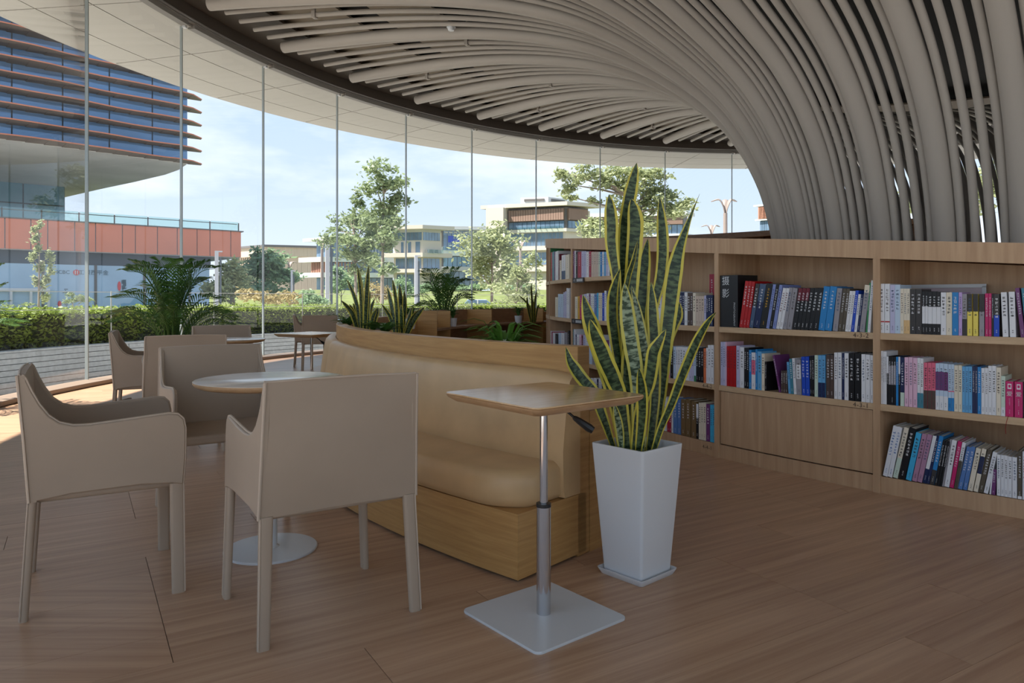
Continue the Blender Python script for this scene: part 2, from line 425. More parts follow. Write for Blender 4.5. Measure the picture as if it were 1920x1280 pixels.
for k in range(39):
    a = PIPE0 + k * MOD
    p = mesh_obj('pipe', big_me, canopy, (0, 0, 0), R_(a))
    for i, me in enumerate(cl_me):
        mesh_obj('clamp', me, p)
    for j in range(1, 5):
        s = mesh_obj('pipe', sml_me, canopy, (0, 0, 0), R_(a + MOD * (.22 + .19 * (j - 1))))
        if j == 3: mesh_obj('hanger', hg_me[k % 2], s)
dt = thing('smoke_detector', 'small white smoke detector fixed under a thick ceiling pipe', 'detector', tuple(at(846, 52, 11.2)))
MB().lathe([(.0, -.045), (.045, -.045), (.055, -.02), (.055, .0), (.0, .0)], 16).build('housing', m_white_met, dt, 40)
MB().lathe([(.0, .0), (.07, .0), (.07, .05), (.0, .05)], 16).build('base_ring', m_white_met, dt, 40)

# ------------------------------------------------------------------ curved bookcases
RF, RM, RI = 6.80, 6.38, 5.95       # front, back board, inner face
def ztop(a): return 1.353 + .0092 * (226.3 - a)
P0 = 220.54
def bay_edges(j): return P0 + (j - 1) * MOD, P0 + j * MOD      # bay 1 = beyond the last upright, growing towards the camera
bays = {}
def bay(j, label, shelves, closed=None, inner=False, group=None):
    a0, a1 = bay_edges(j); am = (a0 + a1) / 2
    root = thing('bookcase', label, 'bookcase', tuple(pol(BC, RM, am, 0)), 0, group)
    w = math.degrees(.019 / RF)
    MB().arc(BC, RM, RF, 0, lambda a: ztop(a) - .1, a0 - w, a0 + w, 1).build('upright', m_shelf, root, world=True)
    MB().arc(BC, RM - .012, RM + .004, .0, lambda a: ztop(a) - .1, a0, a1, 6).build('back_panel', m_shelf, root, world=True)
    MB().arc(BC, RM, RF - .012, 0, .092, a0 + w, a1 - w, 6).build('plinth', m_shelf, root, world=True)
    for z in shelves:
        MB().arc(BC, RM, RF - .004, z - .036, z, a0 + w, a1 - w, 6).build('shelf', m_shelf_edge, root, world=True)
    if closed:
        MB().arc(BC, RF - .035, RF - .014, .10, closed, a0 + w + .06, a1 - w - .06, 6).build('cupboard_panel', m_shelf, root, world=True)
    # inner side
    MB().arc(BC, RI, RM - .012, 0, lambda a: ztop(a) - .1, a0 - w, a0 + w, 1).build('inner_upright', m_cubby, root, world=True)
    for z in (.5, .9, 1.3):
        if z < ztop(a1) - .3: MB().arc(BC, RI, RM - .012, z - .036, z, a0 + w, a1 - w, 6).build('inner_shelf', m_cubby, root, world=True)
    bays[j] = root
    return root
bay(2, 'curved oak bookcase bay beyond the magenta books, running past the picture edge', (.89, .495))
bay(1, 'curved oak bookcase bay with three open shelves, two magenta books on the middle one', (.89, .495))
bay(0, 'curved oak bookcase bay with a closed panel below shelf 4-3-1', (.89, .495), closed=.455)
bay(-1, 'curved oak bookcase bay marked 4-4-1 and 4-4-2, half behind the tall snake plant', (.89, .495))
bay(-2, 'curved oak bookcase bay with two small black shelf signs', (1.275, .89, .495))
bay(-3, 'narrow-looking curved oak bookcase bay with sparse books on its middle shelf', (1.275, .89, .495))
bay(-4, 'oak bookcase bay at the far curve, seen almost edge on', (1.275, .89, .495))
for j in range(-15, -4):
    bay(j, 'dark inner side of a far bookcase bay seen over the near bookcase', (1.275, .89, .495), group='far bookcase bays')
top = thing('capping_rail', 'long curved oak rail capping the bookcases and rising round the ring', 'rail', tuple(pol(BC, RM, 200, 1.4)))
A0, A1 = bay_edges(-15)[0], bay_edges(2)[1]
for k in range(17):
    b0 = A0 + (A1 - A0) * k / 17; b1 = A0 + (A1 - A0) * (k + 1) / 17
    MB().arc(BC, RF - .022, RF + .004, lambda a: ztop(a) - .102, ztop, b0, b1, 5).build('front_rail', m_shelf, top, world=True)
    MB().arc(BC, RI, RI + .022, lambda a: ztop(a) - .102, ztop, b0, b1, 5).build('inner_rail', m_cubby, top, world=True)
    MB().arc(BC, RI + .022, RF - .022, lambda a: ztop(a) - .03, lambda a: ztop(a) - .001, b0, b1, 5).build('cap_board', m_shelf, top, world=True)

# text helper: flat lettering turned into a mesh
def letter(txt, size, mat, parent, M, name='lettering', extrude=0.0, spacing=1.0, align='CENTER'):
    cu = bpy.data.curves.new(name, 'FONT'); cu.body = txt; cu.size = size; cu.extrude = extrude; cu.align_x = align; cu.align_y = 'CENTER'; cu.space_character = spacing
    cu.resolution_u = 2
    t = bpy.data.objects.new(name + '_tmp', cu); col.objects.link(t)
    bpy.context.view_layer.update()
    dg = bpy.context.evaluated_depsgraph_get()
    me = bpy.data.meshes.new_from_object(t.evaluated_get(dg)); bpy.data.objects.remove(t)
    me.materials.clear(); me.materials.append(mat)
    o = bpy.data.objects.new(name, me); col.objects.link(o); o.parent = parent; o.matrix_local = M
    return o
def on_ring(x, y_z, R, root):       # local matrix for text standing on the ring face, facing outwards
    a, Y = phi_of(x, R); p = pol(BC, R, a, y_z) - root.location
    return Matrix.Translation(p) @ Matrix.Rotation(R_(a + 90), 4, 'Z') @ Matrix.Rotation(R_(90), 4, 'X')
for txt, x, z, j in (('4-3-2', 1614, .872, 0), ('4-3-1', 1614, .477, 0), ('4-4-2', 1326, .477, -1), ('4-4-1', 1326, .055, -1)):
    letter(txt, .036, m_text_brown, bays[j], on_ring(x, z, RF + .002, bays[j]), spacing=1.15)
for x, z, txt in ((1084, 1.253, '4-5'), (1082, .868, '4-5')):
    r = bays[-2]; M = on_ring(x, z, RF + .006, r)
    s = MB(); s.box((0, 0, 0), (.30, .046, .006)); s = s.build('shelf_sign', m_black, r); s.matrix_local = M
    letter(txt, .034, m_white_met, r, M @ Matrix.Translation((-.09, 0, .005)), 'sign_lettering')
    q = MB(); [q.box((-.015 + i * .032, 0, .0045), (.024, .024, .001)) for i in range(5)]
    q = q.build('sign_lettering', m_white_met, r); q.matrix_local = M
# ------------------------------------------------------------------ armchairs
def make_chair():
    root = thing('armchair', 'x', 'chair')
    # back: leaning, slightly bowed leather panel
    nb = 8
    rows = []
    for k in range(nb + 1):
        t = k / nb; z = .395 + .428 * t; y = -.236 - .034 * t
        row = []
        for i in range(9):
            u = -1 + i / 4; wd = .268 - .012 * t
            bow = -.010 * (1 - u * u)
            row.append((u * wd, y + bow * math.sin(math.pi * min(t * 1.2, 1)), z + (.006 * (1 - u * u) if k == nb else (.006 * (1 - u * u) if k == 0 else 0))))
        rows.append(row)
    b = MB(); th = .021
    front = [[(x, y + th, z) for x, y, z in r] for r in rows]
    for grid, flip in ((rows, False), (front, True)):
        o = len(b.v); b.v += [p for r in grid for p in r]
        for k in range(nb):
            for i in range(8):
                q = (o + k * 9 + i, o + k * 9 + i + 1, o + (k + 1) * 9 + i + 1, o + (k + 1) * 9 + i)
                b.f.append(q if not flip else tuple(reversed(q)))
    N9 = 9 * (nb + 1)
    ring = [i for i in range(9)] + [k * 9 + 8 for k in range(1, nb + 1)] + [nb * 9 + i for i in range(7, -1, -1)] + [k * 9 for k in range(nb - 1, 0, -1)]
    for a, c in zip(ring, ring[1:] + ring[:1]): b.f.append((a, a + N9, c + N9, c))
    b.build('backrest', m_taupe, root, 50)
    # sides with arms
    prof = [(-.234, .395), (-.12, .408), (.10, .412), (.20, .404), (.238, .395), (.246, .50), (.247, .60), (.240, .636), (.222, .654), (.19, .659), (.05, .648), (-.06, .640),
            (-.11, .642), (-.15, .655), (-.182, .682), (-.208, .722), (-.230, .768), (-.247, .812), (-.256, .823), (-.268, .82), (-.262, .70), (-.250, .56)]
    for sx in (-1, 1):
        b = MB()
        def xw(y, z, inner):        # arms bow outwards a little at mid height
            base = .268 - .012 * max(0, (z - .395) / .428)
            bow = .010 * math.sin(math.pi * min(1, max(0, (y + .25) / .5))) * min(1, max(0, (z - .40) / .2))
            return sx * (base + bow - (0.021 if inner else 0))
        out = [(xw(y, z, False), y, z) for y, z in prof]; inn = [(xw(y, z, True), y, z) for y, z in prof]
        b.loft([out, inn] if sx > 0 else [inn, out])
        b.build('arm_panel', m_taupe, root, 30, bevel=.005)
        top_path = [(sx * (.262 - .01 * max(0, (z - .395) / .428)) , y, z + .002) for y, z in prof[4:19]]
        MB().tube(top_path, .0042, 6).build('piping', m_taupe_pipe, root, 60)
        MB().tube([(sx * .268, -.2375, .395), (sx * .262, -.252, .6), (sx * .256, -.271, .823)], .005, 6).build('piping', m_taupe_pipe, root, 60)
    MB().tube([(-.255, -.266, .824), (-.1, -.272, .828), (.1, -.272, .828), (.255, -.266, .824)], .004, 6).build('piping', m_taupe_pipe, root, 60)
    # seat
    b = MB(); b.loft([[(x, y, z) for x, y in rrect(.49, .455, .02, 3, (0, .005))] for z in (.385, .428)])
    b.build('seat', m_taupe, root, 40, bevel=.012, seg=3)
    # legs
    for sx in (-1, 1):
        for front in (0, 1):
            wx, wy = (.027, .050) if front else (.044, .028)
            y0, y1 = (.218, .222) if front else (-.228, -.252)
            b = MB(); rings = []
            for t in (0, .5, 1):
                z = .402 * (1 - t); s = 1 - .10 * t
                cx = sx * ((.250 if front else .243) + .014 * t); cy = y0 + (y1 - y0) * t
                rings.append([(cx + px, cy + py, z) for px, py in rrect(wx * s, wy * s, .011 * s, 3)])
            b.loft(list(reversed(rings)))
            b.build('leg', m_taupe, root, 50)
            b = MB(); ex = sx * (wx / 2 - .002)
            b.tube([(sx * (.250 if front else .243) + ex, y0 + (-wy / 2 + .002 if not front else wy / 2 - .003), .40), (sx * (.264 if front else .257) + ex * .9, y1 + (-wy / 2 + .003 if not front else wy / 2 - .004), .004)], .0028, 5)
            b.build('leg_piping', m_taupe_pipe, root, 60)
    return root
def place(o, x, y, fwd, label, group='taupe leather armchairs'):
    o.location = (x, y, 0); o.rotation_euler = (0, 0, R_(fwd - 90)); o['label'] = label; o['group'] = group
    return o
ch = make_chair()
place(ch, -.69, 2.575, 123.5, 'taupe leather armchair seen from behind, closest to the curved bench')
CH_ = [(-1.555, 2.775, 31, 'taupe leather armchair seen in profile, outermost at the near round table'),
       (-1.485, 3.70, -57, 'taupe leather armchair facing the viewer across the near round table'),
       (-2.38, 5.24, 118, 'taupe leather armchair with only its back showing, behind the chair that faces the viewer'),
       (-2.90, 5.80, 24, 'taupe leather armchair in profile near the glass, its dark inner back showing'),
       (-2.62, 6.60, -62, 'taupe leather armchair beyond the second round table, in front of the palm'),
       (-2.99, 11.25, 105, 'small far armchair with its back to the viewer, behind the square table'),
       (-3.27, 11.75, 15, 'small far armchair turned sideways, the most distant one by the glass')]
for x, y, f, l in CH_: place(copy_tree(ch), x, y, f, l)

# ------------------------------------------------------------------ round tables
def round_table(x, y, label):
    t = thing('round_table', label, 'table', (x, y, 0), R_(20), 'round cafe tables')
    MB().lathe([(.0, .730), (.305, .730), (.312, .733), (.312, .7345), (.310, .736), (.0, .736)], 56).build('tabletop', m_laminate, t, 40)
    MB().lathe([(.0, .708), (.285, .708), (.306, .716), (.3125, .726), (.3125, .7335), (.0, .7335)], 56).build('wood_edge', m_tableedge, t, 40)
    MB().lathe([(.0, .012), (.026, .012), (.026, .70), (.0, .70)], 20).build('column', m_white_met, t, 40)
    MB().lathe([(.0, .69), (.10, .69), (.10, .708), (.0, .708)], 20).build('mount_plate', m_black, t, 40)
    MB().lathe([(.0, .0), (.193, .0), (.194, .006), (.190, .009), (.035, .014), (.026, .02), (.0, .02)], 48).build('base_disc', m_white_met, t, 30)
round_table(-1.04, 3.12, 'round pale-topped table with white disc foot between the near armchairs')
round_table(-2.44, 6.18, 'round pale-topped table farther off, its edge showing beside the armchair backs')
round_table(-2.75, 12.1, 'round table beside the most distant armchairs, almost hidden')

# ------------------------------------------------------------------ square side tables on a telescopic post
def square_table(x, y, rz, label):
    t = thing('side_table', label, 'table', (x, y, 0), R_(rz), 'square pedestal tables')
    P = lambda s, r, z: [(px, py, z) for px, py in rrect(s, s, r, 5)]
    MB().loft([P(.486, .024, .7515), P(.492, .026, .754), P(.490, .026, .758)]).build('tabletop', m_tabletop, t, 30)
    MB().loft([P(.440, .022, .728), P(.484, .025, .744), P(.492, .026, .7515)]).build('wood_edge', m_tableedge, t, 30)
    MB().loft([P(.400, .022, .0), P(.402, .022, .004), P(.400, .022, .009)]).build('base_plate', m_white_met, t, 30)
    MB().lathe([(.0, .009), (.0245, .009), (.0245, .372), (.0, .372)], 28).build('sleeve', m_chrome, t, 40)
    MB().lathe([(.0, .372), (.0255, .372), (.0255, .384), (.0, .384)], 28).build('collar', m_black, t, 40)
    MB().lathe([(.0, .384), (.0135, .384), (.0135, .722), (.0, .722)], 24).build('post', m_chrome, t, 40)
    MB().lathe([(.0, .718), (.06, .718), (.06, .729), (.0, .729)], 24).build('mount_plate', m_black, t, 40)
    # release lever
    Rz = Matrix.Rotation(-R_(rz), 4, 'Z')
    pts = [(.03, -.02, .722), (.06, -.03, .714), (.085, -.035, .695), (.105, -.04, .678)]
    MB().tube(pts, .0042, 8, M=Rz).build('lever_rod', m_black, t, 50)
    dirv = (Vector((.163, -.05, .640)) - Vector((.10, -.04, .682))).normalized()
    MB().tube([Vector((.098, -.039, .683)), Vector((.104, -.04, .679)), Vector((.118, -.0425, .670)), Vector((.150, -.048, .648)), Vector((.163, -.05, .640))], [.006, .009, .0115, .0145, .012], 8, M=Rz).build('lever_handle', m_black, t, 40)
square_table(.108, 2.465, 39, 'square oak side table with chrome post and white square foot, by the bench end')
square_table(-1.885, 6.8, 62, 'square oak side table farther off, beyond the near round table')

# ------------------------------------------------------------------ curved bench island
SA0, SA1 = 228.3, 128.0
bench = thing('curved_bench', 'curved tan leather bench with honey oak plinth and back band', 'bench', tuple(pol(SCN, 5.7, 215, 0)))
MB().arc(SCN, 5.48, 5.92, .012, .262, SA0, SA1, 60).build('plinth', m_bench_wood, bench, 30, world=True)
MB().arc(SCN, 5.50, 5.90, 0, .012, SA0 - .2, SA1, 60).build('kick', m_black, bench, world=True)
MB().arc(SCN, 5.455, 5.54, .0, .880, SA0, SA1, 70).build('back_band', m_bench_wood, bench, 30, bevel=.004, world=True)
# seat cushion: rounded profile, rounded free end
def seat_cushion(a0, a1, round_end, n=40):
    b = MB(); rings = []
    ro, ri = 5.945, 5.56; z0, z1 = .258, .412; e = .045
    def prof(ro_, sh=0.0):
        return [(ri, z0), (ro_ - e, z0), (ro_ - e * .3, z0 + e * .3), (ro_, z0 + e), (ro_, z1 - e * 1.1), (ro_ - e * .3, z1 - e * .35), (ro_ - e, z1 - .004), (ro_ - .2, z1 + .006), (ri, z1)]
    for i in range(n + 1):
        t = i / n; a = a0 + (a1 - a0) * t
        s = abs(a - a0) * math.pi / 180 * 5.8            # distance from the free end
        rr = ro
        if round_end and s < .13: rr = ro - .13 + math.sqrt(max(.13 ** 2 - (.13 - s) ** 2, 0))
        rings.append([pol(SCN, max(r - (ro - rr) if r > ri + .01 else r, ri + .02 if r > ri + .01 else ri), a, z) for r, z in prof(ro)])
    b.loft(rings)
    return b
nn = [SA0 + .25 - (SA0 - SA1 + .25) * 0]
b = MB(); rings = []
ro, ri, z0, z1, e = 5.945, 5.56, .258, .412, .045
steps = [0, .008, .018, .035, .055, .08, .11, .14, .17, .20, .23] + [.23 + i * .16 for i in range(1, 62)]
for s in steps:
    a = SA0 - .05 - math.degrees(s / 5.8)
    if a < SA1: break
    rr = ro - .23 + math.sqrt(max(.23 ** 2 - (.23 - min(s + .02, .23)) ** 2, 0))
    ez = .03 * (1 - min(1, s / .04)) ** 2
    pr = [(ri, z0 + ez), (rr - e, z0 + ez), (rr - e * .3, z0 + e * .3 + ez), (rr, z0 + e), (rr, z1 - e * 1.1), (rr - e * .3, z1 - e * .35 - ez), (rr - e, z1 - .004 - ez), (rr - .2, z1 + .006 - ez), (ri, z1 - ez)]
    rings.append([pol(SCN, r, a, z) for r, z in pr])
b.loft(rings); b.build('seat_cushion', m_tan, bench, 50, world=True)
# back cushions, a seam where two meet
bprof = [(5.535, .268), (5.655, .268), (5.665, .30), (5.668, .46), (5.650, .60), (5.632, .72), (5.622, .755), (5.604, .773), (5.575, .779), (5.545, .776), (5.535, .76)]
for a0, a1 in ((SA0 + .1, 199.0), (198.88, 172.0), (171.9, 150.0), (149.9, SA1)):
    b = MB(); rings = []; n = 22
    for i in range(n + 1):
        t = i / n; a = a0 + (a1 - a0) * t
        s = min(t, 1 - t) * abs(a1 - a0) * math.pi / 180 * 5.6; k = .016 * max(0, 1 - s / .03) ** 2
        rings.append([pol(SCN, max(5.535, r - k) if r > 5.54 else r, a, z - (k if z > .7 else 0)) for r, z in bprof])
    b.loft(rings); b.build('back_cushion', m_tan, bench, 50, world=True)
# island body behind the bench: planters and cubbies
isl = thing('planter_island', 'low oak planter body behind the curved bench back', 'planter', tuple(pol(SCN, 5.2, 210, 0)))
MB().arc(SCN, 5.12, 5.453, 0, .60, SA0, 200.4, 24).build('planter_box', m_bench_wood, isl, 30, world=True)
MB().arc(SCN, 5.15, 5.44, .60, .606, SA0 - .3, 200.8, 24).build('soil', m_soil, isl, world=True)
MB().arc(SCN, 5.05, 5.453, 0, .77, 200.2, 171.5, 24).build('planter_box', m_bench_wood, isl, 30, world=True)
MB().arc(SCN, 5.05, 5.07, .77, .85, 200.2, 171.5, 24).build('planter_rim', m_bench_wood, isl, 30, world=True)
MB().arc(SCN, 5.05, 5.453, .77, .85, 200.4, 200.1, 1).build('planter_rim', m_bench_wood, isl, 30, world=True)
MB().arc(SCN, 5.09, 5.44, .77, .80, 199.8, 171.8, 20).build('soil', m_soil, isl, world=True)
cub = thing('cubby_shelf', 'low curved brown cubby shelf with open-topped cells inside the bench ring', 'shelf', tuple(pol(SCN, 5.0, 155, 0)))
MB().arc(SCN, 5.22, 5.25, 0, .94, 171.0, 132, 24).build('back_panel', m_cubby, cub, world=True)
MB().arc(SCN, 4.84, 5.22, .725, .75, 171.0, 132, 24).build('middle_shelf', m_cubby, cub, world=True)
MB().arc(SCN, 4.86, 5.22, 0, .06, 171.0, 132, 24).build('bottom_shelf', m_cubby, cub, world=True)
for a in (171.0, 165.1, 150.8, 136.4):
    MB().arc(SCN, 4.84, 5.22, 0, .94, a - .12, a + .12, 1).build('divider', m_bench_wood, cub, world=True)

# ------------------------------------------------------------------ plants
def blade(b, pts, w, wdir, fold=.15, prof=None):
    """one leaf: centre line, half-width list, width direction; adds uv (0..1 across, metres along)"""
    n = len(pts); L = 0.0; o = len(b.v)
    for i in range(n):
        p = Vector(pts[i])
        if i: L += (p - Vector(pts[i - 1])).length
        t = Vector(pts[min(i + 1, n - 1)]) - Vector(pts[max(i - 1, 0)])
        t.normalize(); d = (wdir - t * wdir.dot(t)).normalized(); nrm = t.cross(d)
        for u in (-1, -.55, 0, .55, 1):
            b.v.append(tuple(p + d * u * w[i] + nrm * (abs(u) * fold * w[i]))); b.u.append((.5 + u / 2, L))
    for i in range(n - 1):
        for k in range(4):
            b.f.append((o + i * 5 + k, o + i * 5 + k + 1, o + (i + 1) * 5 + k + 1, o + (i + 1) * 5 + k))
def resample(pts, n):
    P = [Vector(p) for p in pts]; out = []
    for i in range(n + 1):
        s = i / n * (len(P) - 1); k = min(int(s), len(P) - 2); t = s - k
        p0, p1, p2, p3 = P[max(k - 1, 0)], P[k], P[k + 1], P[min(k + 2, len(P) - 1)]
        out.append(.5 * (2 * p1 + (p2 - p0) * t + (2 * p0 - 5 * p1 + 4 * p2 - p3) * t * t + (3 * p1 - p0 - 3 * p2 + p3) * t ** 3))
    return out
def wprofile(n, wmax, base=.55, peak=.62, whip=0):
    out = []
    for i in range(n + 1):
        t = i / n
        if t < peak: v = base + (1 - base) * math.sin(math.pi / 2 * t / peak)
        elif whip: v = (1 - (t - peak) / (1 - peak)) ** 1.5
        else: v = math.cos(math.pi / 2 * ((t - peak) / (1 - peak)) ** 1.35)
        out.append(max(v, .012) * wmax)
    return out

PX, PY = .492, 2.845
pot = thing('planter_pot', 'tall tapered white square pot holding the big snake plant', 'plant pot', (PX, PY, 0), R_(42))
Q = lambda s, z, r=.012: [(x, y, z) for x, y in rrect(s, s, r, 4)]
MB().loft([Q(.186, .012), Q(.188, .016), Q(.2535, .500), Q(.256, .510, .014), Q(.254, .514), Q(.238, .514), Q(.234, .508), Q(.232, .468)], True).build('pot', m_white, pot, 30)
MB().loft([Q(.230, .462), Q(.231, .474)]).build('soil', m_soil, pot)
MB().loft([Q(.200, .0), Q(.204, .002), Q(.224, .022), Q(.226, .026), Q(.220, .026), Q(.200, .008)]).build('saucer', m_white, pot, 30)
snake = thing('snake_plant', 'tall snake plant with yellow-edged leaves in the white square pot', 'plant', (PX, PY, .46))
LEAVES = [  # path from base to tip in photo pixels, widest px, depth offset, turn, pale
 ([(1178, 845), (1172, 640), (1171, 560), (1169, 470), (1172, 420), (1180, 370), (1194, 305)], 25, .02, 10, 0),
 ([(1172, 845), (1160, 640), (1156, 530), (1149, 480), (1146, 450), (1146, 420), (1142, 364)], 24, -.01, -15, 0),
 ([(1186, 845), (1181, 600), (1184, 520), (1189, 450), (1190, 410), (1184, 372)], 30, .0, 12, 0),
 ([(1205, 845), (1212, 700), (1218, 620), (1226, 570), (1235, 535), (1241, 495), (1242, 450), (1240, 410), (1237, 368)], 22, .03, 5, 0),
 ([(1222, 845), (1236, 760), (1245, 680), (1251, 620), (1257, 570), (1263, 520), (1273, 470), (1286, 430), (1299, 395), (1312, 363)], 30, .02, -20, 0),
 ([(1226, 845), (1241, 800), (1259, 760), (1276, 715), (1290, 680), (1305, 645), (1325, 608), (1343, 585)], 20, -.03, 15, 0),
 ([(1166, 845), (1155, 770), (1141, 710), (1126, 660), (1113, 620), (1103, 590), (1093, 552)], 31, -.01, 10, 0),
 ([(1175, 845), (1163, 750), (1149, 710), (1131, 668), (1116, 630), (1106, 598)], 31, -.045, -12, 0),
 ([(1152, 845), (1142, 815), (1128, 775), (1112, 735), (1092, 712), (1078, 692), (1068, 675), (1061, 650)], 24, .01, 14, 0),
 ([(1170, 845), (1162, 700), (1155, 640), (1150, 600), (1150, 560), (1155, 530), (1163, 503)], 24, -.02, 25, 0),
 ([(1196, 845), (1200, 620), (1203, 560), (1205, 520), (1210, 480), (1215, 447)], 26, .035, -10, 0),
 ([(1194, 845), (1196, 760), (1193, 700), (1185, 650), (1178, 600), (1174, 560), (1171, 530)], 29, -.055, 0, 1),
 ([(1205, 845), (1210, 740), (1212, 690), (1208, 650), (1201, 610), (1193, 570), (1184, 535)], 22, -.03, 18, 1),
 ([(1190, 845), (1195, 790), (1205, 750), (1216, 720), (1221, 690), (1225, 662), (1233, 645), (1249, 617)], 24, -.06, -20, 0),
 ([(1224, 845), (1232, 770), (1243, 700), (1253, 640), (1263, 610), (1271, 590), (1272, 564)], 20, .05, 20, 0),
 ([(1217, 845), (1227, 760), (1228, 700), (1226, 640), (1224, 590), (1222, 555), (1221, 528)], 22, .015, 0, 0),
 ([(1180, 845), (1173, 640), (1173, 560), (1179, 520), (1188, 490), (1196, 450)], 15, -.015, 40, 0),
 ([(1165, 845), (1163, 815), (1158, 785), (1151, 755)], 15, -.06, 0, 1),
 ([(1175, 845), (1176, 760), (1178, 700), (1180, 655), (1186, 610)], 26, -.025, 15, 0),
 ([(1197, 845), (1204, 780), (1203, 730), (1198, 690)], 20, -.07, -10, 0)]
SHAPES = [(.45,.82,0),(.25,.84,0),(.7,.74,0),(.32,.74,0),(.5,.58,1),(.55,.6,0),(.4,.62,0),(.6,.55,0),(.3,.6,0),(.45,.5,0),(.6,.5,0),(.5,.55,0),(.45,.5,0),(.6,.7,0),(.3,.78,0),(.6,.5,0),(.4,.6,0),(.6,.5,0),(.7,.5,0),(.6,.5,0)]
for (path, wpx, dy, turn, pale), (lb, lp_, lw) in zip(LEAVES, SHAPES):
    Yb = PY + dy
    n = 22
    pts = []
    for i, (x, y) in enumerate(path):
        f = i / (len(path) - 1)
        pts.append(at(x, y, Yb + dy * 1.2 * f))
    pts = resample(pts, n)
    wd = Vector((math.cos(R_(turn)), math.sin(R_(turn)), 0))
    b = MB(); blade(b, [p - snake.location for p in pts], wprofile(n, wpx / 2 / FPX * Yb * 1.08, lb, lp_, lw), wd, .22 if dy < 0 else -.22)
    b.build('leaf', m_snake_pale if pale else m_snake, snake, 180)

def small_snake(label, x, Y, zb, leaves, pot_r=.11):
    root = thing('snake_plant', label, 'plant', (at(x, 0, Y).x, Y, zb), 0, 'small snake plants')
    for i, (bx, tx, ty, wpx, bend) in enumerate(leaves):
        p0 = at(bx, 0, Y); p0.z = zb; p2 = at(tx, ty, Y + random.uniform(-.12, .12))
        pm = (p0 + p2) / 2 + Vector((-(tx - bx) * .25 / FPX * Y + bend / FPX * Y, random.uniform(-.04, .04), .03))
        pts = resample([p0, pm, p2], 12)
        b = MB(); a = random.uniform(-50, 50); blade(b, [p - root.location for p in pts], wprofile(12, wpx / 2 / FPX * Y, .6, .45), Vector((math.cos(R_(a)), math.sin(R_(a)), 0)), .25)
        b.build('leaf', m_snake, root, 180)
    return root
small_snake('snake plant with the tallest pair of leaves in the bench planter', 684, 5.75, .80,
    [(678, 670, 497, 7, 0), (680, 674, 507, 11, 0), (684, 691, 497, 10, 2), (676, 650, 523, 8, -2), (672, 640, 563, 12, -3), (690, 694, 545, 9, 0), (694, 709, 577, 13, 4), (686, 702, 560, 11, 2), (674, 662, 568, 9, 0), (682, 684, 540, 9, 0), (696, 706, 580, 9, 2), (670, 655, 570, 8, -3)])
small_snake('snake plant with spreading twisted leaves in the bench planter beside the taller one', 752, 5.1, .80,
    [(745, 736, 523, 8, 0), (748, 749, 532, 11, 3), (744, 726, 538, 11, -4), (742, 715, 570, 10, -6), (752, 758, 545, 12, 5), (756, 772, 575, 10, 6), (760, 796, 575, 12, 10), (750, 744, 560, 9, 0), (754, 752, 570, 9, 0), (758, 786, 580, 9, 6)])
small_snake('thin dark snake plant at the end of the cubby shelf beside the oak bookcase', 1000, 10.0, .752,
    [(998, 996, 530, 5, 0), (1002, 1006, 545, 5, 0), (996, 988, 556, 5, -4), (994, 971, 552, 4, 4), (1004, 1011, 570, 5, 1), (999, 1000, 560, 4, 0)])

def leafy(label, x, Y, zb, n, L, mat, up=.7, group=None, wd=.012, pot=None, cat='plant', name='leafy_plant'):
    root = thing(name, label, cat, (at(x, 0, Y).x, Y, zb), 0, group)
    for i in range(n):
        a = i * 2.399 + random.uniform(-.2, .2); l = L * random.uniform(.7, 1.1); e = up * random.uniform(.55, 1.25)
        d = Vector((math.cos(a), math.sin(a), 0)); zo = Vector((0, 0, .0 if not pot else pot[1]))
        pts = resample([zo + d * .01, zo + d * l * .4 + Vector((0, 0, l * e * .75)), zo + d * l * .95 + Vector((0, 0, l * e * .72))], 6)
        b = MB(); blade(b, pts, wprofile(6, wd, .35, .45), Vector((-math.sin(a), math.cos(a), 0)), .3)
        b.build('leaf', mat, root, 180)
    if pot:
        r, h = pot
        MB().lathe([(.0, 0), (r * .78, 0), (r, h), (r * .9, h), (r * .88, h - .02), (0, h - .02)], 20).build('pot', m_white, root, 40)
    return root
leafy('low dark leafy plant at the foot of the tallest planter snake plant', 652, 5.9, .85, 26, .19, m_palm, .55, 'bench planter greenery', .013)
leafy('low dark leafy plant tucked between the two planter snake plants', 700, 5.5, .84, 18, .15, m_palm, .5, 'bench planter greenery', .012)
leafy('low dark leafy plant spreading in front of the twisted snake plant', 722, 4.85, .85, 26, .19, m_palm, .45, 'bench planter greenery', .013)
leafy('bright green bushy plant rising behind the bench back band', 946, 3.78, .74, 64, .25, m_fern, .95, None, .011)
leafy('small green plant in a white cup pot on the cubby shelf, next to the palm', 849, 8.55, .752, 34, .11, m_palm, 1.2, 'cubby pot plants', .010, (.052, .10), name='potted_plant')
leafy('small green plant in a white cup pot next to the thin snake plant', 972, 9.75, .752, 34, .11, m_palm, 1.2, 'cubby pot plants', .010, (.052, .10), name='potted_plant')
leafy('small green plant in a white cup pot half hidden behind the twisted snake plant', 770, 7.25, .78, 30, .11, m_palm, 1.1, 'cubby pot plants', .010, (.052, .10), name='potted_plant')

